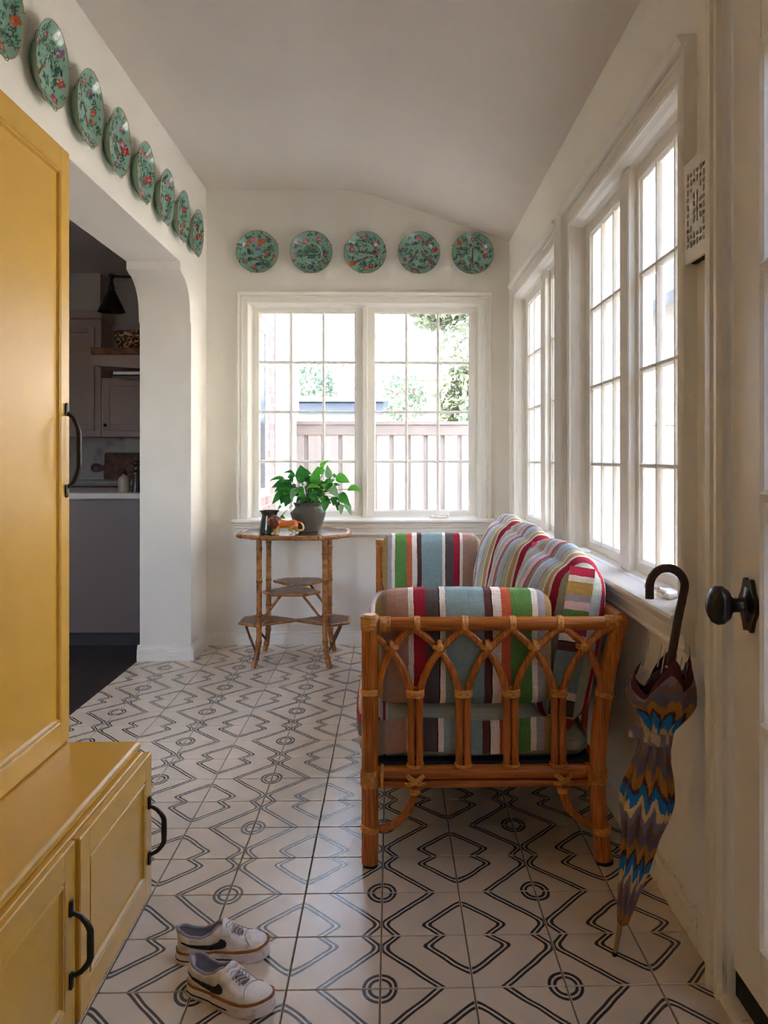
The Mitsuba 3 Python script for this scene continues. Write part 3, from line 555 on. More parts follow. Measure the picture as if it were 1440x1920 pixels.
# ------------------------------------------------------------------ painted plates on the walls
vcol('m_plate', 0.12, 0.6, 0.6)
def S(*c): return np.array(C(*c))
PAL = dict(leaf=S(34, 92, 66), dark=S(34, 44, 40), red=S(160, 32, 48), pink=S(196, 104, 120), rust=S(176, 84, 40), brown=S(92, 58, 40), white=S(216, 224, 214), blue=S(48, 84, 120), gold=S(190, 150, 80), green2=S(70, 140, 100), purple=S(120, 84, 120))
def paint(seed, motif):
    rg = np.random.default_rng(seed); st = []
    def flower(x, y, r, c):
        for k in range(7):
            a = k * 0.9 + rg.uniform(0, 1); st.append(('e', x + 0.5 * r * math.cos(a), y + 0.5 * r * math.sin(a), r * 0.5, r * 0.42, a, PAL[c] * rg.uniform(0.75, 1.2)))
        for k in range(3): st.append(('e', x + rg.normal() * r * 0.25, y + rg.normal() * r * 0.25, r * 0.12, r * 0.12, 0, PAL['white']))
        st.append(('e', x, y, r * 0.2, r * 0.2, 0, PAL['gold' if c != 'rust' else 'red']))
    def sprig(x, y, a, L):
        st.append(('s', x, y, x + L * math.cos(a), y + L * math.sin(a), 0.009, PAL['brown']))
        for k in range(5):
            t = (k + 0.7) / 5; b = a + (0.9 if k % 2 else -0.9)
            st.append(('e', x + L * t * math.cos(a) + 0.045 * math.cos(b), y + L * t * math.sin(a) + 0.045 * math.sin(b), 0.052, 0.022, b, PAL[rg.choice(['leaf', 'leaf', 'green2', 'dark'])]))
    def bird(x, y, a, L, c):
        st.append(('e', x, y, 0.11, 0.055, a, PAL[c])); st.append(('e', x + 0.12 * math.cos(a), y + 0.12 * math.sin(a), 0.04, 0.035, a, PAL['dark']))
        for s in (-0.1, 0.0, 0.1):
            st.append(('s', x, y, x - L * math.cos(a + s), y - L * math.sin(a + s), 0.020, PAL['brown' if s else 'red'] * 1.1))
        for k in range(6): st.append(('e', x - L * (0.3 + 0.11 * k) * math.cos(a), y - L * (0.3 + 0.11 * k) * math.sin(a), 0.012, 0.03, a, PAL['dark']))
    n = 22
    for k in range(n):
        a = 2 * math.pi * k / n + rg.uniform(-0.12, 0.12); r = rg.uniform(0.70, 0.86)
        sprig(r * math.cos(a), r * math.sin(a), rg.uniform(0, 6.3), rg.uniform(0.16, 0.30))
    for k in range(rg.integers(6, 9)):
        a = 2 * math.pi * k / 7 + rg.uniform(-0.3, 0.3); r = rg.uniform(0.60, 0.82)
        flower(r * math.cos(a), r * math.sin(a), rg.uniform(0.10, 0.15), rg.choice(['red', 'pink', 'red', 'rust', 'purple']))
    if motif == 'ring':
        st.append(('r', 0, 0, 0.53, 0.018, 0, PAL['green2'] * 0.8)); st.append(('r', 0, 0, 0.49, 0.008, 0, PAL['white']))
        for k in range(9): sprig(0, 0.02, 0.25 + k * 0.33, 0.36)
        st.append(('e', -0.02, -0.2, 0.20, 0.07, 0.1, PAL['blue'])); st.append(('e', 0.0, -0.10, 0.25, 0.05, 0, PAL['leaf'])); flower(-0.3, 0.0, 0.09, 'purple')
    elif motif == 'figures':
        st.append(('e', 0.08, 0.46, 0.12, 0.20, 0, PAL['rust'])); st.append(('e', 0.42, -0.02, 0.22, 0.09, -0.6, PAL['rust'])); st.append(('e', 0.42, -0.14, 0.07, 0.14, 0.2, PAL['rust']))
        st.append(('e', -0.42, 0.05, 0.09, 0.16, 0.3, PAL['dark'])); st.append(('e', 0.0, 0.16, 0.16, 0.06, 0, PAL['blue'] * 1.6))
        st.append(('s', -0.66, -0.48, 0.2, -0.12, 0.03, PAL['brown'])); st.append(('s', -0.3, -0.32, 0.4, -0.36, 0.022, PAL['dark'])); st.append(('e', 0.05, -0.52, 0.18, 0.07, 0.1, PAL['dark']))
    elif motif == 'two_birds': bird(-0.05, 0.06, 3.0, 0.62, 'brown'); bird(0.0, -0.22, 0.4, 0.62, 'brown')
    elif motif == 'pair': bird(-0.12, 0.05, 1.0, 0.62, 'brown'); bird(0.2, 0.02, 2.3, 0.66, 'rust'); st.append(('s', -0.4, -0.72, -0.05, -0.78, 0.03, PAL['brown']))
    elif motif == 'tall_bird': bird(0.02, 0.12, 1.5, 0.8, 'purple'); sprig(-0.4, -0.1, 1.2, 0.4)
    else: bird(rg.uniform(-0.1, 0.1), rg.uniform(-0.1, 0.2), rg.uniform(0.5, 2.6), 0.6, rg.choice(['brown', 'purple', 'rust']))
    for k in range(110):
        a, r = rg.uniform(0, 6.3), 0.9 * math.sqrt(rg.uniform(0, 1)); st.insert(0, ('e', r * math.cos(a), r * math.sin(a), rg.uniform(0.02, 0.07), rg.uniform(0.012, 0.03), rg.uniform(0, 3), PAL[rg.choice(['leaf', 'green2', 'dark', 'green2', 'blue', 'brown', 'purple'])]))
    for k in range(20):
        a, r = rg.uniform(0, 6.3), 0.62 * math.sqrt(rg.uniform(0.05, 1)); sprig(r * math.cos(a), r * math.sin(a), rg.uniform(0, 6.3), rg.uniform(0.08, 0.18))
    return st
def plate(R, seed, motif):
    nr, na = 52, 128
    rr = np.linspace(0.0, 1.0, nr); prof = 0.030 * np.clip((rr - 0.55) / 0.45, 0, 1) ** 1.3
    ang = np.arange(na) * 2 * np.pi / na; v = np.vstack([np.c_[R * r * np.cos(ang), R * r * np.sin(ang), np.full(na, z)] for r, z in zip(rr, prof)])
    back = [(1.0, 0.0285), (0.985, 0.026), (0.8, 0.010), (0.62, -0.006), (0.60, -0.012), (0.55, -0.012), (0.54, -0.006), (0.0, -0.005)]
    vb = np.vstack([np.c_[R * r * np.cos(ang), R * r * np.sin(ang), np.full(na, z)] for r, z in back])
    v = np.vstack([v, vb]); f = []
    for i in range(nr + len(back) - 1):
        for j in range(na):
            a, b = i * na + j, i * na + (j + 1) % na; f += [[a, a + na, b + na], [a, b + na, b]]
    xy = v[:, :2] / R; col = np.tile(S(126, 166, 150), (len(v), 1)); col *= (0.92 + 0.16 * meshkit.fbm(np.c_[xy * 4, np.full(len(v), seed)], 3))[:, None]
    nf = nr * na
    for s in paint(seed, motif):
        if s[0] == 'e':
            _, x, y, rx, ry, a, c = s; dx, dy = xy[:nf, 0] - x, xy[:nf, 1] - y; u, w = dx * math.cos(a) + dy * math.sin(a), -dx * math.sin(a) + dy * math.cos(a)
            m = (u / rx) ** 2 + (w / ry) ** 2 < 1
        elif s[0] == 's':
            _, x0, y0, x1, y1, w_, c = s; dx, dy = x1 - x0, y1 - y0; t = np.clip(((xy[:nf, 0] - x0) * dx + (xy[:nf, 1] - y0) * dy) / (dx * dx + dy * dy + 1e-9), 0, 1)
            m = np.hypot(xy[:nf, 0] - x0 - t * dx, xy[:nf, 1] - y0 - t * dy) < w_
        else:
            _, x, y, r, w_, a, c = s; m = np.abs(np.hypot(xy[:nf, 0] - x, xy[:nf, 1] - y) - r) < w_
        k = np.nonzero(m)[0]; col[k] = c
    rim = (np.hypot(*xy.T) > 0.975); rim[nf + 2 * na:] = False; col[rim] = S(150, 132, 96)
    return tm(v, f), col
def hang(cx_, cy_, cz__, R, ax, seed, motif, label, group, tilt=0.0):
    k = thing('painted_plate', label, 'plate', group)
    m, col = plate(R, seed, motif)
    if ax == 'back': fn = lambda a, b, c: (cx_ + a, YB - 0.014 - c - tilt * (b + R), cz__ + b)
    else: fn = lambda a, b, c: (XL + 0.014 + c + tilt * (b + R), cy_ + a, cz__ + b)
    part(k, 'dish', swap(m, fn), 'm_plate', smooth=True, color=col)
    for q in (0.35, math.pi - 0.35, math.pi * 1.5 - 0.3, math.pi * 1.5 + 0.3):
        p = curve([(R * 0.93 * math.cos(q), R * 0.93 * math.sin(q), 0.029), (R * 1.01 * math.cos(q), R * 1.01 * math.sin(q), 0.033), (R * 1.015 * math.cos(q), R * 1.015 * math.sin(q), 0.024), (R * 0.7 * math.cos(q), R * 0.7 * math.sin(q), 0.0)], 9)
        part(k, 'hanger_hook', swap(tube(p, 0.0014, 6), fn), 'm_hook')
    return k
bp = [(483, 'figures', 'celadon plate with two rust red figures, leftmost of five over the end window'), (584, 'ring', 'celadon plate with a ringed centre medallion, second from left over the end window'), (685, 'two_birds', 'celadon plate with two long tailed birds, middle of five over the end window'),
      (785.5, 'pair', 'celadon plate with crossing birds, second from right over the end window'), (886, 'tall_bird', 'celadon plate with one upright bird, rightmost of five over the end window')]
for i, (px, mo, lab) in enumerate(bp): hang(IX(px, YB - 0.03), 0, 2.378, 0.1285, 'back', 300 + i, mo, lab, 'plates over the end window')
lp = [(3, 0.132), (97, 0.132), (168, 0.132), (223, 0.130), (272, 0.130), (312, 0.130), (343, 0.130), (370, 0.128)]
ORD = ['nearest the camera, cut by the photo edge', 'second from the camera', 'third from the camera', 'fourth from the camera', 'fifth from the camera', 'sixth from the camera', 'seventh from the camera', 'farthest from the camera, by the corner']
for i, (px, R) in enumerate(lp):
    u = (px - CX) / FOCAL; X_ = XL + 0.045; Y_ = X_ * (math.cos(YAW) - math.sin(YAW) * u) / (math.sin(YAW) + math.cos(YAW) * u)
    hang(0, Y_, 2.385, R, 'left', 500 + i, 'any', f'celadon painted plate above the arch, {ORD[i]}', 'plates along the left wall', 0.06)

# ------------------------------------------------------------------ bamboo table and what stands on it
tb = thing('bamboo_table', 'octagonal tortoiseshell bamboo table with two butterfly shelves below the end window', 'table')
TC = np.array([-0.540, 4.800]); TH = 0.722
def octo(h, c): return [(-h + c, -h), (h - c, -h), (h, -h + c), (h, h - c), (h - c, h), (-h + c, h), (-h, h - c), (-h, -h + c)]
def flat(poly, z0, z1): return mv(extr(sg.Polygon(poly), z1 - z0), TC[0], TC[1], z0)
def bam(pts, r, nodes=(), n=12):
    pts = np.asarray(pts, float)
    L = np.r_[0, np.cumsum(np.linalg.norm(np.diff(pts, axis=0), axis=1))]; ts = np.linspace(0, 1, max(len(pts), 40)); P = np.stack([np.interp(ts * L[-1], L, pts[:, k]) for k in range(3)], 1)
    rr = np.full(len(ts), r)
    for q in nodes: rr = rr + r * 0.22 * np.exp(-((ts - q) * L[-1] / (0.5 * r)) ** 2)
    return tube(P, rr, n)
def nodering(pts, q, r):
    pts = np.asarray(pts, float); L = np.r_[0, np.cumsum(np.linalg.norm(np.diff(pts, axis=0), axis=1))]
    g = lambda t: np.array([np.interp(t * L[-1], L, pts[:, k]) for k in range(3)])
    a, b = g(max(0, q - 0.003)), g(min(1, q + 0.003)); return tube([a, b], r * 1.24, 12)
part(tb, 'top_panel', flat(octo(0.292, 0.140), TH - 0.018, TH - 0.002), 'm_lacquer', 'dark glossy lacquer panel')
O = octo(0.297, 0.146)
for i in range(8):
    a, b = np.array(O[i]) + TC, np.array(O[(i + 1) % 8]) + TC
    p_ = [(a[0], a[1], TH - 0.012), (b[0], b[1], TH - 0.012)]
    rm = part(tb, 'top_rim', bam(p_, 0.0125, (0.12, 0.62)), 'm_bamboo')
    part(rm, 'node', nodering(p_, 0.62, 0.0125), 'm_bamboo_node')
LS = 0.178
for sx in (-1, 1):
    for sy_ in (-1, 1):
        x, y = TC[0] + sx * LS, TC[1] + sy_ * LS
        pts = curve([(x, y, TH - 0.026), (x, y, 0.5), (x, y, 0.25), (x + sx * 0.002, y + sy_ * 0.002, 0.14), (x + sx * 0.010, y + sy_ * 0.010, 0.07), (x + sx * 0.027, y + sy_ * 0.027, 0.0)], 40)
        nd = [0.10 + 0.02 * sx, 0.36 + 0.03 * sy_, 0.60, 0.80, 0.93]
        lg = part(tb, 'leg', bam(pts, 0.0148, nd), 'm_bamboo')
        for q in nd: part(lg, 'node', nodering(pts, q, 0.0148), 'm_bamboo_node')
def wing(ang, z, name):
    P = [(0.0, 0.004), (0.10, 0.075), (0.205, 0.150), (0.300, 0.085), (0.300, -0.085), (0.205, -0.150), (0.10, -0.075), (0.0, -0.004)]
    R_ = np.array([[math.cos(ang), -math.sin(ang)], [math.sin(ang), math.cos(ang)]]); Q = [tuple(R_ @ np.array(p)) for p in P]
    w = part(tb, name, flat(Q, z - 0.006, z + 0.006), 'm_shelf')
    for a, b in ((0, 2), (2, 3), (3, 4), (4, 5), (5, 7)):
        pa, pb = np.array(Q[a]) + TC, np.array(Q[b]) + TC; e = [(pa[0], pa[1], z), (pb[0], pb[1], z)]
        part(w, 'edge_cane', bam(e, 0.0085, (0.4,), 10), 'm_bamboo')
wing(-math.pi / 2, 0.410, 'middle_shelf'); wing(math.pi / 2, 0.410, 'middle_shelf'); wing(math.pi, 0.218, 'lower_shelf'); wing(0, 0.218, 'lower_shelf')
for sx in (-1, 1):
    for sy_ in (-1, 1):
        x, y = TC[0] + sx * LS, TC[1] + sy_ * LS
        part(tb, 'brace', bam([(x, y, 0.235), (TC[0] + sx * 0.055, TC[1] + sy_ * 0.205, 0.398)], 0.0075, (0.5,), 10), 'm_bamboo')
        part(tb, 'lower_brace', bam(curve([(TC[0] + sx * 0.262, TC[1] + sy_ * 0.10, 0.205), (x + sx * 0.052, y + sy_ * (-0.045), 0.14), (x + sx * 0.016, y - sy_ * 0.004, 0.075)], 14), 0.0065, (0.4,), 10), 'm_bamboo_node')

mat('m_pot', C(92, 86, 76), 0.42, 0.4); mat('m_soil', two(C(48, 36, 28), C(28, 20, 16), lambda p, n, uv: noise(p.x * 200, p.y * 200, p.z * 200)), 0.95, 0.1)
mat('m_vase', two(C(60, 62, 44), C(30, 32, 24), lambda p, n, uv: smoothstep(0.35, 0.65, fbm(p.x * 40, p.y * 40, p.z * 12))), 0.12, 0.6, coat=0.7)
vs = obj('vase', mv(lathe([(0, 0), (0.052, 0), (0.054, 0.004), (0.053, 0.030), (0.046, 0.070), (0.040, 0.098), (0.044, 0.110), (0.054, 0.123), (0.055, 0.126), (0.051, 0.125), (0.040, 0.110), (0.036, 0.098), (0.042, 0.07), (0.046, 0.012), (0, 0.010)], 40), -0.668, 4.66, TH), 'm_vase', 'small dark olive glazed vase behind the lion figurine on the bamboo table', 'vase', smooth=50)
PX, PY = -0.468, 4.775
pp = thing('potted_plant', 'green trailing pothos in a matt grey brown pot on the bamboo table', 'potted plant')
part(pp, 'pot', mv(lathe([(0, 0), (0.060, 0), (0.064, 0.004), (0.080, 0.040), (0.094, 0.085), (0.0985, 0.102), (0.0985, 0.108), (0.090, 0.116), (0.076, 0.130), (0.073, 0.140), (0.078, 0.152), (0.084, 0.160), (0.082, 0.163), (0.075, 0.158), (0.068, 0.142), (0.072, 0.10), (0, 0.10)], 48), PX, PY, TH), 'm_pot', 'matt grey brown pot', smooth=40)
part(pp, 'soil', mv(lathe([(0, 0.146), (0.04, 0.148), (0.0685, 0.142), (0.07, 0.13), (0, 0.13)], 24), PX, PY, TH), 'm_soil')
for i, c in enumerate([(92, 170, 66), (70, 142, 60), (54, 118, 54), (140, 180, 130), (112, 186, 70)]):
    scene[f'm_leaf_{i}'] = {'type': 'principledthin', 'base_color': rgb(C(*c)), 'roughness': 0.35, 'spec_trans': 0.0, 'diff_trans': 0.7 if i in (0, 4) else 0.45, 'eta': 1.45}
scene['m_stem'] = {'type': 'twosided', 'bsdf': {'type': 'principled', 'base_color': rgb(C(70, 96, 44)), 'roughness': 0.5}}
def leaf(base, tip, W, nrm, droop=0.18):
    base, tip, nrm = (np.asarray(q, float) for q in (base, tip, nrm)); ax = tip - base; L = np.linalg.norm(ax); ax /= L; nrm = nrm - ax * (nrm @ ax); nrm /= np.linalg.norm(nrm); sd = np.cross(ax, nrm)
    v = []; ts = np.linspace(0, 1, 11)
    for t in ts:
        w = W * 0.5 * (np.sin(np.pi * min(1.0, t ** 0.62)) ** 0.75 * (1 - 0.35 * t) * 1.15 + (0.10 if t == 0 else 0))
        c_ = base + ax * L * t + nrm * droop * L * (np.sin(np.pi * t * 0.9) * 0.6 - 0.25 * t * t)
        for s in (-1, -0.5, 0, 0.5, 1): v.append(c_ + sd * w * s + nrm * w * 0.32 * abs(s) ** 1.2)
    f = []
    for i in range(10):
        for j in range(4): a = i * 5 + j; f += [[a, a + 1, a + 6], [a, a + 6, a + 5]]
    return tm(v, f)
def PXY(px, py, Y):
    u, w = (px - CX) / FOCAL, (CY - py) / FOCAL; d = np.array([math.sin(YAW) + math.cos(YAW) * u, math.cos(YAW) - math.sin(YAW) * u, w]); return d * Y / d[1] + np.array([0, 0, CAM_H])
LV = [(580, 330, 572, 150, 150, 2, .02), (845, 195, 938, 86, 95, 4, .05), (762, 390, 792, 165, 110, 0, .0), (955, 325, 915, 150, 80, 3, .05), (1025, 300, 1205, 376, 105, 0, .03), (1178, 460, 1370, 492, 105, 4, .0), (365, 325, 172, 356, 60, 1, .02), (390, 372, 203, 442, 85, 2, -.02),
      (350, 430, 240, 505, 70, 2, .04), (330, 490, 205, 655, 75, 1, .0), (345, 545, 318, 662, 60, 2, -.03), (440, 560, 372, 690, 90, 2, -.05), (525, 450, 450, 622, 85, 3, -.09), (535, 440, 612, 565, 90, 1, -.09), (650, 450, 832, 438, 80, 4, -.10), (600, 245, 715, 272, 85, 1, .06), (690, 335, 600, 325, 80, 1, .05),
      (1065, 525, 1208, 672, 105, 1, -.02), (955, 440, 1066, 572, 90, 3, -.07), (900, 620, 880, 762, 75, 1, -.10), (1040, 620, 1050, 742, 50, 2, .0), (1095, 660, 1092, 792, 60, 3, -.03), (1150, 640, 1220, 800, 70, 3, .0), (700, 520, 782, 655, 80, 2, -.10), (860, 560, 868, 655, 60, 1, -.09), (985, 290, 1042, 300, 50, 0, .05), (1000, 415, 1085, 412, 60, 1, .04),
      (480, 245, 345, 258, 45, 2, .06), (505, 285, 408, 300, 70, 1, .04), (860, 265, 790, 172, 75, 0, .04), (330, 690, 276, 728, 70, 0, .04), (310, 820, 378, 842, 60, 0, .06), (930, 480, 830, 400, 90, 0, -.03), (640, 560, 560, 640, 90, 2, -.08), (780, 480, 720, 590, 80, 2, -.06), (470, 380, 400, 300, 80, 2, .0), (1010, 560, 1000, 680, 70, 2, -.05)]
rg = np.random.default_rng(5)
for i in range(44):
    a, r = rg.uniform(0, 6.3), math.sqrt(rg.uniform(0, 1)); bx, by = 660 + 300 * r * math.cos(a), 470 + 140 * r * math.sin(a); q = math.atan2(by - 520, bx - 660) + rg.normal() * 0.5; L = rg.uniform(110, 170)
    LV.append((bx, by, bx + L * math.cos(q), by + L * math.sin(q) * 0.8 + 30, rg.uniform(65, 95), int(rg.choice([1, 2, 2, 2, 0])), rg.uniform(-0.04, 0.09)))
for bx, by, tx_, ty_, w, mi_, dy in LV:
    Yb = PY + dy * 0.9; b = PXY(480 + bx / 6.857, 850 + by / 6.857, Yb); t = PXY(480 + tx_ / 6.857, 850 + ty_ / 6.857, Yb - 0.03 if dy <= 0 else Yb + 0.01)
    nn = np.array([rg.normal() * 0.35, -0.75, 0.75 + rg.normal() * 0.25]); lm_ = leaf(b, t, w / 6.857 * PY / FOCAL * 1.25, nn)
    lk = part(pp, 'leaf', lm_, f'm_leaf_{mi_}', smooth=True)
    o = np.array([PX + rg.uniform(-0.035, 0.035), PY + rg.uniform(-0.035, 0.035), TH + 0.146])
    part(lk, 'stem', tube(curve([o, (o + b) / 2 + np.array([0, 0, 0.03]), b], 8), 0.0016, 6), 'm_stem')

# lion figurine: one glazed body, modelled from joints
vcol('m_ceramic', 0.10, 0.8, 0.6)
def hulls(bones, pitch, it=12):
    import manifold3d as m3
    acc = None
    for (a, ra), (b, rb) in bones:
        s1 = m3.Manifold.sphere(ra, 20).translate(list(map(float, a))); s2 = m3.Manifold.sphere(rb, 20).translate(list(map(float, b)))
        h = m3.Manifold.batch_hull([s1, s2]); acc = h if acc is None else acc + h
    m = acc.refine_to_length(pitch).to_mesh(); t = trimesh.Trimesh(m.vert_properties[:, :3], m.tri_verts, process=True)
    trimesh.smoothing.filter_taubin(t, lamb=0.5, nu=0.53, iterations=it); return t
LB = [((-0.045, 0, 0.064), .026), ((0.0, 0, 0.060), .0215), ((0.040, 0, 0.063), .0245), ((-0.062, 0, 0.074), .033), ((-0.078, 0, 0.084), .026), ((-0.103, 0, 0.076), .015)]
bn = [(LB[0], LB[1]), (LB[1], LB[2]), (LB[3], LB[0]), (LB[3], LB[4]), (LB[4], LB[5]), (((-0.068, 0, 0.048), .020), LB[3]), (((-0.07, 0, 0.096), .016), LB[4])]
for s, fx in ((1, -0.080), (-1, -0.052)): bn += [(((-0.052, s * .012, 0.052), .0145), (((fx - 0.052) / 2 - 0.004, s * .013, 0.028), .0092)), ((((fx - 0.052) / 2 - 0.004, s * .013, 0.028), .0092), ((fx, s * .013, 0.007), .0068)), (((fx, s * .013, 0.0065), .0062), ((fx - 0.010, s * .013, 0.005), .005))]
for s, fx in ((1, 0.058), (-1, 0.030)): bn += [(((0.044, s * .012, 0.054), .018), ((fx - 0.012, s * .013, 0.034), .0110)), (((fx - 0.012, s * .013, 0.034), .0110), ((fx + 0.006, s * .013, 0.022), .006)), (((fx + 0.006, s * .013, 0.022), .006), ((fx, s * .013, 0.007), .0055)), (((fx, s * .013, 0.006), .0058), ((fx - 0.010, s * .013, 0.005), .005))]
tl = curve([(0.062, 0, 0.074), (0.080, 0, 0.070), (0.092, 0, 0.052), (0.094, 0, 0.036), (0.084, 0, 0.026), (0.074, 0, 0.026)], 10)
bn += [((tuple(tl[i]), .0055), (tuple(tl[i + 1]), .0055)) for i in range(len(tl) - 1)] + [((tuple(tl[-1]), .007), ((0.070, 0, 0.027), .006))]
for s in (-1, 1): bn.append((((-0.078, s * .014, 0.100), .006), ((-0.076, s * .017, 0.106), .004)))
bn.append((((-0.104, 0, 0.064), .008), ((-0.092, 0, 0.062), .010)))
ln = hulls(bn, 0.0028, 10); v = np.array(ln.vertices)
mane = np.clip(1 - np.linalg.norm((v - np.array([-0.068, 0, 0.078])) / np.array([0.036, 0.046, 0.048]), axis=1), 0, 1)
nrm = np.array(ln.vertex_normals); rgl = meshkit.fbm(v * np.array([150, 150, 260]), 2, 3)
v = v + nrm * (np.clip(mane * 3, 0, 1) * (rgl - 0.35) * 0.012)[:, None]
col = np.tile(S(196, 92, 28), (len(v), 1)); t = np.clip((0.058 - v[:, 2]) / 0.03, 0, 1)[:, None]; col = col * (1 - t) + S(196, 160, 72) * t
pw = v[:, 2] < 0.020; col[pw] = S(210, 190, 150); mm = mane > 0.05; col[mm] = S(104, 42, 24) * (0.45 + 1.2 * rgl[mm])[:, None]
face = (v[:, 0] < -0.099) & (v[:, 2] > 0.060); col[face] = S(190, 110, 60)
for s in (-1, 1): col[np.linalg.norm(v - np.array([-0.094, s * 0.013, 0.088]), axis=1) < 0.005] = S(20, 14, 12)
col[np.linalg.norm(v - np.array([-0.117, 0, 0.081]), axis=1) < 0.006] = S(40, 18, 14); col[np.linalg.norm(v - np.array([-0.113, 0, 0.067]), axis=1) < 0.007] = S(110, 30, 26)
tip = v[:, 0] > 0.076; col[tip & (v[:, 2] < 0.07)] = S(214, 176, 120)
lz = v[:, 2].min()
obj('lion_figurine', tm(v * 0.93 + np.array([-0.560, 4.565, TH - lz * 0.93]), ln.faces), 'm_ceramic', 'glazed orange and brown standing lion figurine facing left on the bamboo table', 'figurine', smooth=True, color=col)

# ------------------------------------------------------------------ rattan sofa
SX0, SX1, SY0, SY1 = -0.060, 0.645, 2.365, 4.550
so = thing('rattan_sofa', 'honey brown rattan sofa with arched lattice arms under the side windows', 'sofa')
def coil(c, ax, R, n, w=0.0042, r=0.0026, sec=20):
    ax = np.asarray(ax, float) / np.linalg.norm(ax); ms = []
    for i in range(n):
        q = trimesh.creation.torus(R, r, major_sections=sec, minor_sections=6); q.apply_transform(trimesh.geometry.align_vectors([0, 0, 1], ax)); q.apply_translation(np.asarray(c) + ax * (i - (n - 1) / 2) * w); ms.append(q)
    return cat_(*ms)
def bind(parent, c, ax, R, n): return part(parent, 'binding', coil(c, ax, R, n), 'm_binding', smooth=40)
ZT, ZR1, ZR2 = 0.672, 0.2595, 0.227
rear = lambda y: curve([(0.597, y, 0.0), (0.578, y, 0.16), (0.578, y, 0.30), (0.600, y, 0.50), (SX1 - 0.004, y, ZT + 0.012)], 24)
for y in (SY0, SY1):
    s = 1 if y == SY0 else -1
    f = part(so, 'front_post', tube([(SX0, y, 0.008), (SX0, y, ZT + 0.014)], 0.0235, 20), 'm_rattan'); part(f, 'foot', tube([(SX0, y, 0.0), (SX0, y, 0.012)], 0.020, 16), 'm_rubber')
    bind(f, (SX0, y, ZT + 0.004), (0, 0, 1), 0.0245, 9); bind(f, (SX0, y, 0.485), (0, 0, 1), 0.0245, 4); bind(f, (SX0, y, 0.245), (0, 0, 1), 0.0245, 11); bind(f, (SX0, y, 0.105), (0.35, 0, 1), 0.0250, 4)
    part(f, 'post_cap', mv(lathe([(0, 0.003), (0.018, 0.002), (0.0262, -0.004), (0.0262, -0.012), (0, -0.012)], 20), SX0, y, ZT + 0.026), 'm_binding')
    r_ = part(so, 'rear_post', tube(rear(y), 0.0235, 20), 'm_rattan'); part(r_, 'foot', tube([(0.597, y, 0.0), (0.596, y, 0.010)], 0.0245, 16), 'm_rubber')
    for c, ax, n in (((0.597, y, 0.475), (0.14, 0, 1), 4), ((0.578, y, 0.245), (0, 0, 1), 9), ((0.588, y, 0.095), (-0.1, 0, 1), 5)): bind(r_, c, ax, 0.0245, n)
    tr = part(so, 'arm_rail', tube([(SX0 - 0.004, y, ZT), (SX1 + 0.012, y, ZT)], 0.0195, 18), 'm_rattan_x')
    bind(tr, (SX0 + 0.042, y, ZT), (1, 0, 0), 0.0205, 7); bind(tr, (SX1 - 0.025, y, ZT), (1, 0, 0), 0.0208, 11)
    PXs = [0.066, 0.200, 0.333, 0.466]; hw = 0.0115
    for k, xx in enumerate(PXs): bind(tr, (xx + 0.004, y, ZT), (1, 0, 0), 0.0205, 4)
    lr = part(so, 'lower_rail', tube([(SX0, y, ZR1), (0.580, y, ZR1)], 0.0195, 18), 'm_rattan_x'); part(so, 'lower_rail', tube([(SX0, y, ZR2), (0.580, y, ZR2)], 0.0118, 14), 'm_rattan_x')
    for xx in (SX0 + 0.034, 0.548): bind(lr, (xx, y, (ZR1 + ZR2) / 2 + 0.005), (1, 0, 0), 0.0310, 2)
    yo = y - s * 0.006
    def arch(x0, side):
        e = x0 + side * 0.0675
        p = curve([(x0, yo, ZR1 + 0.012), (x0, yo, 0.36), (x0, yo, 0.462), (x0 + side * 0.008, yo, 0.510), (x0 + side * 0.031, yo - s * 0.004 * side, 0.565), (e, yo - s * 0.006 * side, 0.612), (x0 + side * 0.112, yo, 0.652), (x0 + side * 0.126, yo, ZT - 0.014)], 32)
        return part(so, 'lattice_cane', tube(p, 0.0106, 12), 'm_rattan')
    for xx in PXs:
        a = arch(xx - hw, -1); arch(xx + hw, 1)
        bind(a, (xx, yo, 0.482), (0, 0, 1), 0.0235, 5)
        bind(a, (xx, yo, ZR1 + 0.022), (0, 0, 1), 0.0235, 2)
    p = curve([(SX0 + 0.022, yo, 0.470), (SX0 + 0.030, yo, 0.530), (SX0 + 0.058, yo, 0.600), (SX0 + 0.100, yo, 0.648), (SX0 + 0.124, yo, ZT - 0.014)], 20); part(so, 'lattice_cane', tube(p, 0.0106, 12), 'm_rattan')
    p = curve([(0.592, yo, 0.470), (0.580, yo, 0.530), (0.548, yo, 0.600), (0.500, yo, 0.648), (0.482, yo, ZT - 0.014)], 20); part(so, 'lattice_cane', tube(p, 0.0106, 12), 'm_rattan')
    p = curve([(0.466 + 0.078, yo, 0.612), (0.578, yo, 0.645), (0.606, yo, ZT - 0.016)], 10); part(so, 'lattice_cane', tube(p, 0.0100, 12), 'm_rattan')
    for xx in (0.001, 0.133, 0.2665, 0.3995, 0.534):
        bind(so, (xx, yo, 0.610), (1, 0, 0), 0.0175, 3); bind(so, (xx, yo, 0.610), (0, 0, 1), 0.0175, 3)
    for x0, x1 in ((SX0 + 0.022, 0.066), (0.590, 0.478)):
        d_ = 1 if x1 > x0 else -1
        br = part(so, 'corner_brace', tube(curve([(x0, y, 0.103), (x0 + d_ * 0.042, y, 0.112), (x1 - d_ * 0.022, y, 0.150), (x1, y, 0.205), (x1 + d_ * 0.002, y, 0.226)], 20), 0.0112, 12), 'm_rattan')
        for t in (-1, 1): part(br, 'binding', coil((x1, y, 0.243), (t * 0.55, 0, 1), 0.0315, 3, r=0.0030), 'm_binding', smooth=40)
        bind(br, (x1, y, 0.207), (0, 0, 1), 0.0130, 4)
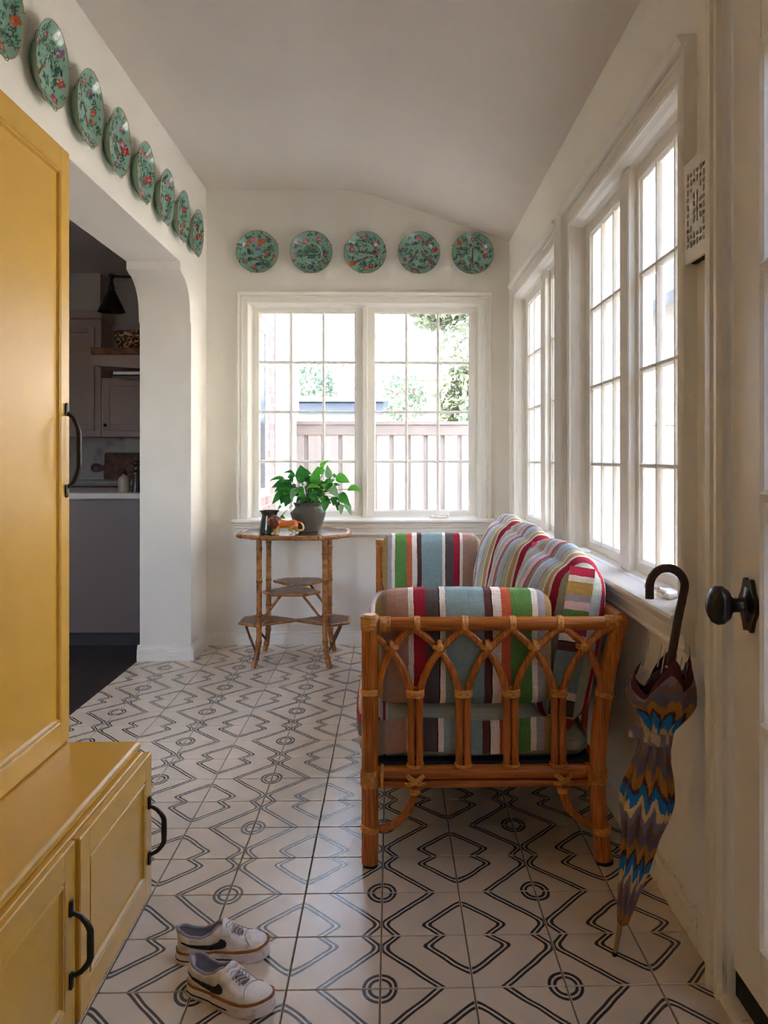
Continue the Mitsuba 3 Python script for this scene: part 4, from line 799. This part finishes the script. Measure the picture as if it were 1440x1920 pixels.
for x in (SX0, 0.578):
    part(so, 'long_rail', tube([(x, SY0, ZR1), (x, SY1, ZR1)], 0.0195, 18), 'm_rattan_y'); part(so, 'long_rail', tube([(x, SY0, ZR2), (x, SY1, ZR2)], 0.0118, 14), 'm_rattan_y')
part(so, 'back_rail', tube([(SX1 - 0.002, SY0, ZT + 0.006), (SX1 - 0.002, SY1, ZT + 0.006)], 0.0215, 18), 'm_rattan_y')
for i, y in enumerate(np.linspace(SY0 + 0.18, SY1 - 0.18, 13)):
    q = rear(y)[6:]; part(so, 'back_cane', tube(q, 0.0100, 10), 'm_rattan')
part(so, 'seat_deck', box(SX0 + 0.012, 0.572, SY0 + 0.022, SY1 - 0.022, 0.262, 0.2795, 0.004), 'm_navy', 'dark navy seat deck')

SEQ_A = [(.016, (168, 150, 104)), (.015, (150, 128, 112)), (.061, (176, 130, 110)), (.015, (228, 214, 200)), (.033, (172, 26, 48)), (.038, (84, 74, 74)), (.003, (24, 20, 22)), (.016, (230, 216, 204)), (.109, (126, 156, 160)), (.020, (92, 48, 44)), (.003, (24, 20, 22)), (.026, (230, 214, 204)), (.0275, (208, 82, 46)), (.060, (84, 138, 56)), (.0165, (228, 216, 204)), (.022, (160, 150, 158)), (.022, (164, 128, 66))]
SEQ_B = [(.034, (172, 182, 170)), (.026, (176, 26, 54)), (.012, (226, 206, 200)), (.034, (182, 144, 84)), (.010, (226, 206, 200)), (.046, (164, 176, 150)), (.010, (196, 110, 140)), (.060, (158, 180, 198)), (.010, (226, 214, 208)), (.036, (122, 122, 126)), (.026, (182, 40, 72)), (.056, (200, 178, 172)), (.012, (164, 104, 140)), (.050, (160, 184, 200)), (.012, (228, 218, 210)), (.058, (176, 144, 130)), (.020, (178, 164, 120)), (.004, (30, 26, 28)), (.06, (160, 170, 156)), (.09, (170, 180, 172))]
SEQ_C = [(.036, (172, 26, 48)), (.004, (230, 214, 204)), (.044, (72, 66, 66)), (.003, (24, 20, 22)), (.022, (230, 216, 204)), (.112, (120, 150, 152)), (.026, (92, 48, 44)), (.003, (24, 20, 22)), (.022, (226, 206, 200)), (.044, (168, 30, 44)), (.030, (84, 138, 56)), (.024, (224, 190, 192)), (.020, (160, 152, 164)), (.036, (188, 146, 64)), (.016, (230, 216, 204)), (.026, (184, 26, 54)), (.06, (164, 186, 184))]
def soft(c):
    l = 0.3 * c[0] + 0.59 * c[1] + 0.11 * c[2]; return tuple(min(240, 0.80 * x + 0.20 * l + 10) for x in c)
SEQ_A, SEQ_B, SEQ_C = [[(w, soft(c)) for w, c in q] for q in (SEQ_A, SEQ_B, SEQ_C)]
def stripes(seq, u):
    out = mi.Color3f(*C(*seq[0][1])); e = 0.0
    for (w, _), (_, c) in zip(seq[:-1], seq[1:]):
        e += w; out = dr.select(u > e, mi.Color3f(*C(*c)), out)
    return out
def fabric(p, n, uv):
    u = uv.x + 0.0016 * (noise(uv.y * 120, 3, 1) - 0.5)
    c = dr.select(u > 15, stripes(SEQ_C, u - 20), dr.select(u > 5, stripes(SEQ_B, u - 10), stripes(SEQ_A, u)))
    c = dr.select(u > 25, mi.Color3f(*C(164, 166, 154)), c)
    wv = 0.80 + 0.22 * noise(uv.x * 700, uv.y * 60, 1) + 0.22 * noise(uv.x * 60, uv.y * 700, 7)
    return c * dr.minimum(wv, 1.15)
def weave(p, n, uv): return 0.0005 * (noise(uv.x * 650, uv.y * 60, 1) + noise(uv.x * 60, uv.y * 650, 4))
mat('m_fabric', mikit.proc(fabric), 0.9, 0.15, sheen=0.3)
def pillow(hx, hy, hz, r, puff, n=18, fn=None):
    g = np.linspace(-1, 1, n + 1); uu, vv = np.meshgrid(g, g, indexing='ij'); uu, vv = uu.ravel(), vv.ravel(); o = np.ones_like(uu); V, F = [], []
    quad = np.array([[i * (n + 1) + j, (i + 1) * (n + 1) + j, (i + 1) * (n + 1) + j + 1, i * (n + 1) + j + 1] for i in range(n) for j in range(n)])
    for ax in range(3):
        for s in (-1, 1):
            q = np.zeros((len(uu), 3)); q[:, ax] = s * o; q[:, (ax + 1) % 3] = uu; q[:, (ax + 2) % 3] = vv
            f = quad if s > 0 else quad[:, ::-1]; F.append(f + sum(len(x) for x in V)); V.append(q)
    q = np.vstack(V); f = np.vstack(F); h = np.array([hx, hy, hz]); rr = np.minimum(r, h * 0.98)
    p = np.sign(q) * np.abs(q) ** 0.9 * h; inner = np.clip(p, -(h - rr), h - rr); d = p - inner; L = np.linalg.norm(d / rr, axis=1, keepdims=True); p = inner + np.where(L > 1e-9, d / np.maximum(L, 1e-9) * np.max(np.abs(d / rr), axis=1, keepdims=True), 0)
    for ax in range(3):
        a, b = (ax + 1) % 3, (ax + 2) % 3
        p[:, ax] += np.sign(q[:, ax]) * np.abs(q[:, ax]) ** 3 * puff[ax] * (1 - q[:, a] ** 2) * (1 - q[:, b] ** 2)
    m = tm(p, np.vstack([f[:, [0, 1, 2]], f[:, [0, 2, 3]]])); m.merge_vertices(digits_vertex=6)
    return m
def lumps(v, amp, fr, seed): return v + np.array([0, 0, 1]) * ((meshkit.fbm(v * fr, 2, seed) - 0.5) * amp)[:, None] + np.array([1, 0, 0]) * ((meshkit.fbm(v * fr + 7, 2, seed) - 0.5) * amp)[:, None]
def cushion(name, label, group, m, uvf, seed, cat='cushion', amp=0.008):
    k = thing(name, label, cat, group); v = np.array(m.vertices); uv = uvf(v)
    v = lumps(v, amp, 7.0, seed); part(k, 'cover', tm(v, m.faces), 'm_fabric', smooth=True, uv=uv); return k, tm(v, m.faces)
def piping(k, pts, r=0.0032):
    t = tube(pts, r, 8); n_ = len(t.vertices); part(k, 'piping', t, 'm_fabric', smooth=True, uv=np.c_[np.full(n_, 30.0), t.vertices[:, 1]])
# seat cushions
seg = [(2.395, 3.10), (3.105, 3.81), (3.815, 4.525)]
for i, (y0, y1) in enumerate(seg):
    m = pillow(0.325, (y1 - y0) / 2, 0.078, 0.042, (0.020, 0.006, 0.008), 20); v = np.array(m.vertices)
    rear_ = np.clip((v[:, 0] - 0.12) / 0.14, 0, 1); v[:, 2] -= 0.085 * rear_ * (v[:, 2] > -0.02) * np.clip((v[:, 2] + 0.02) / 0.05, 0, 1)
    v += np.array([0.235, (y0 + y1) / 2, 0.3585]); m = tm(v, m.faces)
    k, mm_ = cushion('seat_cushion', ['sage grey seat cushion at the near arm of the sofa', 'sage grey seat cushion in the middle of the sofa', 'sage grey seat cushion at the far arm of the sofa'][i], 'seat cushions', m,
                 lambda v: np.c_[np.where(v[:, 0] < -0.03, 10.2 + (v[:, 2] - 0.30), 30.0), v[:, 1]], 20 + i, amp=0.004)
    if i == 0:   # striped gusset on the near end
        xs, zs = np.linspace(-0.050, 0.455, 60), np.linspace(0.305, 0.400, 8); P = []
        for x in xs:
            for z in zs: P.append((x, y0 - 0.0065 - 0.004 * (1 - ((z - 0.35) / 0.06) ** 2) - 0.003 * (1 - ((x - 0.2) / 0.3) ** 2), z + 0.005 * math.sin(x * 18)))
        P = np.array(P); f = [[a, a + 8, a + 9] for a in range(59 * 8) if a % 8 < 7] + [[a, a + 9, a + 1] for a in range(59 * 8) if a % 8 < 7]
        part(k, 'gusset', tm(P, f), 'm_fabric', smooth=True, uv=np.c_[P[:, 0] + 0.050, P[:, 2]])
# arm bolsters
for i, (y, zt, lab) in enumerate(((2.462, 0.752, 'boxy striped arm cushion standing inside the near lattice arm'), (4.455, 0.735, 'boxy striped arm cushion standing inside the far lattice arm'))):
    h = (zt - 0.432) / 2; m = pillow(0.252, 0.066, h, 0.045, (0.004, 0.016, 0.006), 20); v = np.array(m.vertices) + np.array([0.207, y, 0.432 + h]); m = tm(v, m.faces)
    k, _ = cushion('arm_cushion', lab, 'arm cushions', m, (lambda v: np.c_[np.clip(v[:, 0] + 0.045, 0, 0.4999), v[:, 2]]) if i == 0 else (lambda v: np.c_[np.clip(0.46 - v[:, 0], 0, 0.4999), v[:, 2]]), 30 + i)
# back cushions, leaning on the back rail
segb = [(2.425, 3.10), (3.135, 3.80), (3.835, 4.375)]
labs = ['plump striped back cushion nearest the camera, its boxed end showing', 'plump striped back cushion in the middle of the sofa back', 'plump striped back cushion at the far end of the sofa back']
for i, (y0, y1) in enumerate(segb):
    m = pillow(0.068, (y1 - y0) / 2, 0.245, 0.075, (0.060, 0.004, 0.030), 26); v = np.array(m.vertices); uv0 = np.c_[10.0 + (v[:, 1] + (y1 - y0) / 2), v[:, 2]]
    a = math.radians([9, 10, 11][i]); zz = v[:, 2] + 0.252
    def place(v): return np.c_[v[:, 0] * math.cos(a) + (v[:, 2] + 0.252) * math.sin(a) + 0.487, v[:, 1] + (y0 + y1) / 2, (v[:, 2] + 0.252) * math.cos(a) - v[:, 0] * math.sin(a) + 0.343]
    m2 = tm(place(v), m.faces)
    k, _ = cushion('back_cushion', labs[i], 'back cushions', m2, lambda q: uv0, 50 + i, amp=0.016)
    xs, zs = np.linspace(-0.050, 0.026, 8), np.linspace(-0.236, 0.226, 50); P, U = [], []
    for z in zs:
        for x in xs: P.append((x, -(y1 - y0) / 2 - 0.0055 - 0.003 * (1 - (z / 0.25) ** 2) + (0.02 * max(0, abs(z) - 0.205) / 0.03) ** 1.0, z)); U.append((20.0 + z + 0.238, x))
    P = np.array(P); f = [[b, b + 9, b + 8] for b in range(49 * 8) if b % 8 < 7] + [[b, b + 1, b + 9] for b in range(49 * 8) if b % 8 < 7]
    Pw = place(P); Pw = lumps(Pw, 0.016, 7.0, 50 + i); part(k, 'gusset', tm(Pw, f), 'm_fabric', smooth=True, uv=np.array(U))

# ------------------------------------------------------------------ umbrella leaning on the window casing
def ikat(p, n, uv):
    z = uv.y; a = uv.x
    tri = dr.abs(a * 9 - dr.floor(a * 9) - 0.5) * 2
    q = z / 0.165 + 0.20 * tri + 0.10 * (noise(a * 60, z * 30, 2) - 0.5) + 0.05 * (noise(a * 200, 1, 4) - 0.5)
    q = q - dr.floor(q)
    c = mi.Color3f(*C(120, 106, 120))
    for e, col in ((0.16, (206, 172, 122)), (0.30, (22, 104, 166)), (0.46, (70, 40, 44)), (0.54, (160, 106, 40)), (0.72, (96, 86, 98)), (0.90, (120, 84, 62))):
        c = dr.select(q > e, mi.Color3f(*C(*col)), c)
    return dr.select(z > 0.655, mi.Color3f(*C(74, 36, 38)), c)
mat('m_ikat', mikit.proc(ikat), 0.75, 0.25); mat('m_maroon', C(78, 38, 40), 0.8, 0.2)
mat('m_cane_handle', C(50, 27, 27), 0.34, 0.5)
mat('m_ikat_strap', two(C(112, 100, 112), C(176, 150, 112), lambda p, n, uv: smoothstep(0.45, 0.6, noise(p.x * 90, p.y * 90, p.z * 40))), 0.75, 0.2)
um = thing('umbrella', 'closed blue, gold and grey zigzag umbrella with a brown crook handle leaning beside the door', 'umbrella')
A, B = np.array([0.508, 1.923, 0.0]), np.array([0.668, 1.940, 0.80]); ez = (B - A) / np.linalg.norm(B - A); ex = np.array([-1.0, 0.02, 0]); ex -= ez * (ex @ ez); ex /= np.linalg.norm(ex); ey = np.cross(ez, ex)
uw = lambda x, y, z: tuple(A + x * ex + y * ey + z * ez)
part(um, 'ferrule', swap(lathe([(0, 0.0), (0.0042, 0.0), (0.0050, 0.02), (0.0058, 0.088), (0, 0.088)], 14), uw), 'm_brass', 'long brass tip')
part(um, 'tip_cap', swap(lathe([(0, -0.001), (0.005, -0.001), (0.0055, 0.008), (0, 0.008)], 12), uw), 'm_rubber')
part(um, 'shaft', swap(tube([(0, 0, 0.08), (0, 0, 0.74)], 0.0045, 12), uw), 'm_chrome'); part(um, 'runner', swap(lathe([(0.0046, 0.665), (0.009, 0.665), (0.009, 0.685), (0.0046, 0.69)], 14), uw), 'm_chrome')
prof = [(0.0065, 0.072), (0.012, 0.080), (0.016, 0.095), (0.024, 0.16), (0.031, 0.225), (0.041, 0.29), (0.050, 0.345), (0.0515, 0.37), (0.046, 0.41), (0.037, 0.455), (0.031, 0.49), (0.0295, 0.515), (0.032, 0.53), (0.046, 0.556), (0.062, 0.580), (0.074, 0.604), (0.072, 0.632), (0.062, 0.662), (0.055, 0.690)]
fz = np.linspace(0, len(prof) - 1, 70); prof = np.c_[np.interp(fz, range(len(prof)), [p_[0] for p_ in prof]), np.interp(fz, range(len(prof)), [p_[1] for p_ in prof])]
na = 96; V, U = [], []
for r, z in prof:
    for j in range(na):
        t = 2 * math.pi * j / na; pl = 1 + 0.17 * math.sin(8 * t + z * 9) * min(1, z / 0.2) + 0.06 * math.sin(16 * t - z * 20)
        hem = max(0, (z - 0.56) / 0.13); pk = math.cos(4 * t + 0.6); zz = z + hem * (0.035 * pk - 0.03) + hem * 0.03 * math.cos(t - math.pi)
        rr = r * (pl if z < 0.6 else 1 + 0.12 * math.sin(8 * t + z * 9)) * (1 + 0.30 * hem * math.cos(t)); bend = 0.018 * math.sin(math.pi * min(1, z / 0.5))
        V.append(uw(rr * math.cos(t) - bend * 0.4, rr * math.sin(t) * 0.85, zz)); U.append((t / (2 * math.pi), z))
f = []
for i in range(len(prof) - 1):
    for j in range(na): a_, b_ = i * na + j, i * na + (j + 1) % na; f += [[a_, b_, b_ + na], [a_, b_ + na, a_ + na]]
part(um, 'canopy', tm(V, f), 'm_ikat', smooth=True, uv=np.array(U))
st = lathe([(0.0345, 0.489), (0.0372, 0.492), (0.0372, 0.517), (0.0345, 0.520)], 40); part(um, 'strap', swap(cat_(st, box(0.030, 0.064, -0.006, 0.004, 0.492, 0.518, 0.002)), uw), 'm_ikat_strap')
for j in range(8):
    t = 2 * math.pi * (j + 0.3) / 8; r = 0.05 * (1 + 0.25 * math.cos(t))
    part(um, 'rib_tip', swap(tube([(r * math.cos(t), 0.85 * r * math.sin(t), 0.655), (r * 1.02 * math.cos(t), 0.85 * r * math.sin(t), 0.705 + 0.02 * math.cos(t))], 0.0016, 6), uw), 'm_chrome')
R_ = 0.0400; hp = [(0, 0, 0.670), (0, 0, 0.72), (0.001, 0, 0.78), (0, 0, 0.83)] + [(R_ - R_ * math.cos(t), 0, 0.85 + R_ * math.sin(t)) for t in np.linspace(0.15, math.pi, 9)] + [(2 * R_ - 0.001, 0, 0.838), (2 * R_ - 0.006, 0, 0.812)]
part(um, 'handle', swap(tube(curve(hp, 60), 0.0098, 16), uw), 'm_cane_handle', 'dark brown crook handle')

# ------------------------------------------------------------------ a pair of children's shoes
mat('m_shoe_white', two(C(226, 220, 218), C(196, 184, 178), lambda p, n, uv: smoothstep(0.5, 0.75, fbm(p.x * 40, p.y * 40, p.z * 40))), 0.5, 0.4)
mat('m_sole', two(C(226, 218, 222), C(186, 172, 172), lambda p, n, uv: smoothstep(0.48, 0.75, fbm(p.x * 50, p.y * 50, p.z * 70))), 0.5, 0.4)
mat('m_gum', C(158, 96, 42), 0.6, 0.3); mat('m_swoosh', C(20, 20, 22), 0.5, 0.4); mat('m_lining', C(150, 148, 162), 0.85, 0.2); mat('m_lace', C(172, 162, 158), 0.85, 0.2); mat('m_tongue', C(126, 112, 106), 0.85, 0.2)
SL = 0.205
def shoe(label, at, ang, side):
    k = thing('shoe', label, 'shoe'); ca, sn_ = math.cos(ang), math.sin(ang)
    W = lambda x, y, z: (at[0] + (x - 0.5 * SL) * ca - y * sn_, at[1] + (x - 0.5 * SL) * sn_ + y * ca, z)
    ss = np.array([0, .02, .06, .14, .28, .42, .55, .68, .78, .86, .92, .96, .985, 1.0]); ww = np.array([.0, .016, .025, .0305, .0295, .0300, .0335, .0370, .0375, .0350, .0290, .0210, .0130, 0.0])
    sw = lambda s: np.interp(s, ss, ww); ctr = lambda s: side * 0.006 * math.sin(math.pi * s) * (1 if s > .4 else .6)
    def ring(off, n=44):
        s = 0.5 - 0.5 * np.cos(np.linspace(0, math.pi, n)); L = [(a * SL, ctr(a) + sw(a)) for a in s]; R = [(a * SL, ctr(a) - sw(a)) for a in s[::-1][1:-1]]
        return sg.Polygon(L + R).buffer(off)
    base = ring(0.0035)
    def slab(poly, z0, z1, toe=0.010, heel=0.004):
        m = extr(poly, z1 - z0); v = np.array(m.vertices); s = v[:, 0] / SL; v[:, 2] += z0 + toe * np.clip((s - 0.62) / 0.38, 0, 1) ** 2 * (0.35 + 0.65 * (v[:, 2] / (z1 - z0))) * 1.0
        return swap(tm(v, m.faces), W)
    part(k, 'sole', slab(base, 0.0, 0.0215), 'm_sole', smooth=50)
    part(k, 'sole_stripe', slab(ring(0.0042).intersection(sg.box(-0.02, -0.1, SL * 0.62, 0.1)), 0.0070, 0.0098), 'm_swoosh', smooth=50)
    part(k, 'foxing_band', slab(ring(0.0032).difference(ring(-0.0012)), 0.0216, 0.0258, 0.011), 'm_gum', smooth=50)
    hz = lambda s: float(np.interp(s, [0, .05, .15, .28, .38, .46, .52, .62, .74, .86, .95, 1.0], [.066, .066, .056, .052, .059, .072, .070, .057, .046, .041, .038, .032]))
    gw = lambda s: float(np.interp(s, [0, .03, .10, .25, .38, .47, .50, 1], [.004, .012, .021, .022, .019, .010, 0.0, 0.0]))
    zb = lambda s: 0.026 + 0.010 * max(0, (s - 0.62) / 0.38) ** 2
    def side_y(s, z):
        h, g, w, b = hz(s), gw(s), float(sw(s)) + 0.0005, zb(s); q = np.clip((z - b) / max(h - b, 1e-4), 0, 1); t = math.asin(min(1, q ** (1 / 0.85)))
        return g + max(w - g, 0.0005) * math.cos(t) ** 0.55
    st_ = 0.5 - 0.5 * np.cos(np.linspace(0.12, math.pi - 0.10, 46)); tt = np.linspace(0, 1, 15); V, F = [], []
    for sgn in (1, -1):
        o = len(V)
        for s in st_:
            for t in tt:
                z = zb(s) - 0.004 + (hz(s) - zb(s) + 0.004) * math.sin(t * math.pi / 2) ** 0.85; g, w = gw(s), float(sw(s)) + 0.0005
                V.append(W(s * SL, ctr(s) + sgn * (g + max(w - g, .0005) * max(0, math.cos(t * math.pi / 2)) ** 0.55), z))
        m_ = len(tt)
        for i in range(len(st_) - 1):
            for j in range(m_ - 1):
                a, b = o + i * m_ + j, o + (i + 1) * m_ + j; q = [[a, b, b + 1], [a, b + 1, a + 1]]; F += q if sgn < 0 else [x[::-1] for x in q]
    end0 = [V.index(x) for x in []]
    part(k, 'upper', tm(V, F), 'm_shoe_white', smooth=True)
    # heel counter closes the back, padded collar and lining
    hp = [[W((0.003 + 0.010 * (1 - math.cos(a))) , ctr(0) + 0.0175 * math.sin(a), z) for a in np.linspace(-1.35, 1.35, 13)] for z in np.linspace(0.022, 0.0675, 9)]
    V2 = [p_ for r_ in hp for p_ in r_]; F2 = [[a, a + 14, a + 13] for a in range(8 * 13) if a % 13 < 12] + [[a, a + 1, a + 14] for a in range(8 * 13) if a % 13 < 12]
    part(k, 'heel_counter', tm(V2, F2), 'm_shoe_white', smooth=True)
    cs = np.linspace(0.015, 0.47, 18); Lp = [(s * SL, ctr(s) + gw(s), hz(s)) for s in cs]; Rp = [(s * SL, ctr(s) - gw(s), hz(s)) for s in cs]
    part(k, 'collar', swap(tube(curve(Lp[::-1] + [(0.000, ctr(0), 0.070)] + Rp, 70), 0.0036, 10), W), 'm_lining', 'grey padded collar')
    V3, F3 = [], []; cs2 = np.linspace(0.02, 0.49, 16)
    for s in cs2:
        g, h = gw(s) * 0.98 + 0.0005, hz(s) - 0.001
        for q in np.linspace(-1, 1, 13): V3.append(W(s * SL, ctr(s) + g * np.sign(q) * abs(q) ** 0.5, h - (h - 0.028) * (1 - abs(q) ** 2.5)))
    for i in range(15):
        for j in range(12): a = i * 13 + j; F3 += [[a, a + 13, a + 14], [a, a + 14, a + 1]]
    part(k, 'lining', tm(V3, F3), 'm_lining', smooth=True)
    # tongue, laces, strap, toe seam, swooshes
    def over(s, y, lift):
        w = float(sw(s)) + 0.0005; q = min(0.999, abs(y) / w); t = math.acos(q ** (1 / 0.55)); return W(s * SL, ctr(s) + y, zb(s) + (hz(s) - zb(s)) * math.sin(t) ** 0.85 + lift)
    tg = [[over(max(s, 0.505), y, 0.0012 + max(0, 0.50 - s) * 0.12) if s >= .47 else (0, 0, 0) for y in np.linspace(-0.011, 0.011, 7)] for s in np.linspace(0.475, 0.72, 12)]
    Vt = [p_ for r_ in tg for p_ in r_]; Ft = [[a, a + 8, a + 7] for a in range(11 * 7) if a % 7 < 6] + [[a, a + 1, a + 8] for a in range(11 * 7) if a % 7 < 6]
    part(k, 'tongue', tm(Vt, Ft), 'm_tongue', smooth=True)
    for i in range(5):
        s = 0.545 + 0.037 * i; part(k, 'lace', tube(np.array([over(s + 0.012 * math.sin(3 * y / 0.016), y, 0.0032) for y in np.linspace(-0.017, 0.017, 9)]), 0.0021, 8), 'm_lace')
    def band(s0, s1, y0, y1, lift, m, name, lab=None, n=14):
        g = [[over(s0 + (s1 - s0) * b, y0 + (y1 - y0) * a, lift) for b in (0, .33, .66, 1)] for a in np.linspace(0, 1, n)]; top = [p_ for r_ in g for p_ in r_]; bot = [(x, y, z - 0.0018) for x, y, z in top]; m_ = 4; F = []
        for i in range(n - 1):
            for j in range(3): a = i * 4 + j; F += [[a, a + 4, a + 5], [a, a + 5, a + 1]]; a += 4 * n; F += [[a, a + 5, a + 4], [a, a + 1, a + 5]]
        for i in range(n - 1):
            for j in (0, 3): a = i * 4 + j; F += [[a, a + 4, a + 4 + 4 * n], [a, a + 4 + 4 * n, a + 4 * n], [a, a + 4 + 4 * n, a + 4], [a, a + 4 * n, a + 4 + 4 * n]]
        return part(k, name, tm(top + bot, F), m, lab, smooth=False)
    band(0.495, 0.60, -0.0295, 0.0295, 0.0050, 'm_shoe_white', 'velcro_strap', 'white closing strap', 18)
    def ys(s, z, lift): return ctr(s), side_y(s, z) + lift
    up = [(0.06, .0515), (0.14, .0465), (0.25, .0425), (0.35, .0415), (0.42, .0430), (0.465, .0470), (0.48, .0505)]
    dn = [(0.49, .0535), (0.535, .0505), (0.56, .044), (0.55, .0375), (0.51, .0325), (0.45, .0305), (0.38, .0305), (0.28, .033), (0.17, .039), (0.07, .047)]
    poly = sg.Polygon([(s * 0.205, z) for s, z in up + dn]); sv, sf = trimesh.creation.triangulate_polygon(poly, engine='earcut'); tm_ = tm(np.c_[sv, np.zeros(len(sv))], sf)
    sv, sf = trimesh.remesh.subdivide_to_size(tm_.vertices, tm_.faces, 0.006)
    for sgn in (1, -1):
        V4 = []
        for x, z, _ in sv:
            s = x / 0.205; c_, y_ = ys(s, z, 0.0030); V4.append(W(x, c_ + sgn * y_, z))
        part(k, 'swoosh', tm(V4, sf if sgn < 0 else sf[:, ::-1]), 'm_swoosh', 'black curved tick on the side', smooth=False)
    part(k, 'toe_seam', tube(np.array([over(0.74 + 0.05 * (y / 0.03) ** 2, y, 0.0006) for y in np.linspace(-0.034, 0.034, 15)]), 0.0010, 6), 'm_lace')
    part(k, 'eyestay_seam', tube(np.array([over(0.52 + 0.26 * t, 0.024 + 0.004 * math.sin(3 * t), 0.0005) for t in np.linspace(0, 1, 10)]), 0.0008, 6), 'm_lace')
    return k
shoe('white child sneaker with a black tick, rear one of the pair, toe to the right', (-0.384, 1.945), math.radians(3), 1)
shoe('white child sneaker with a black tick, front one of the pair, toe towards the camera', (-0.338, 1.790), math.radians(-27), -1)
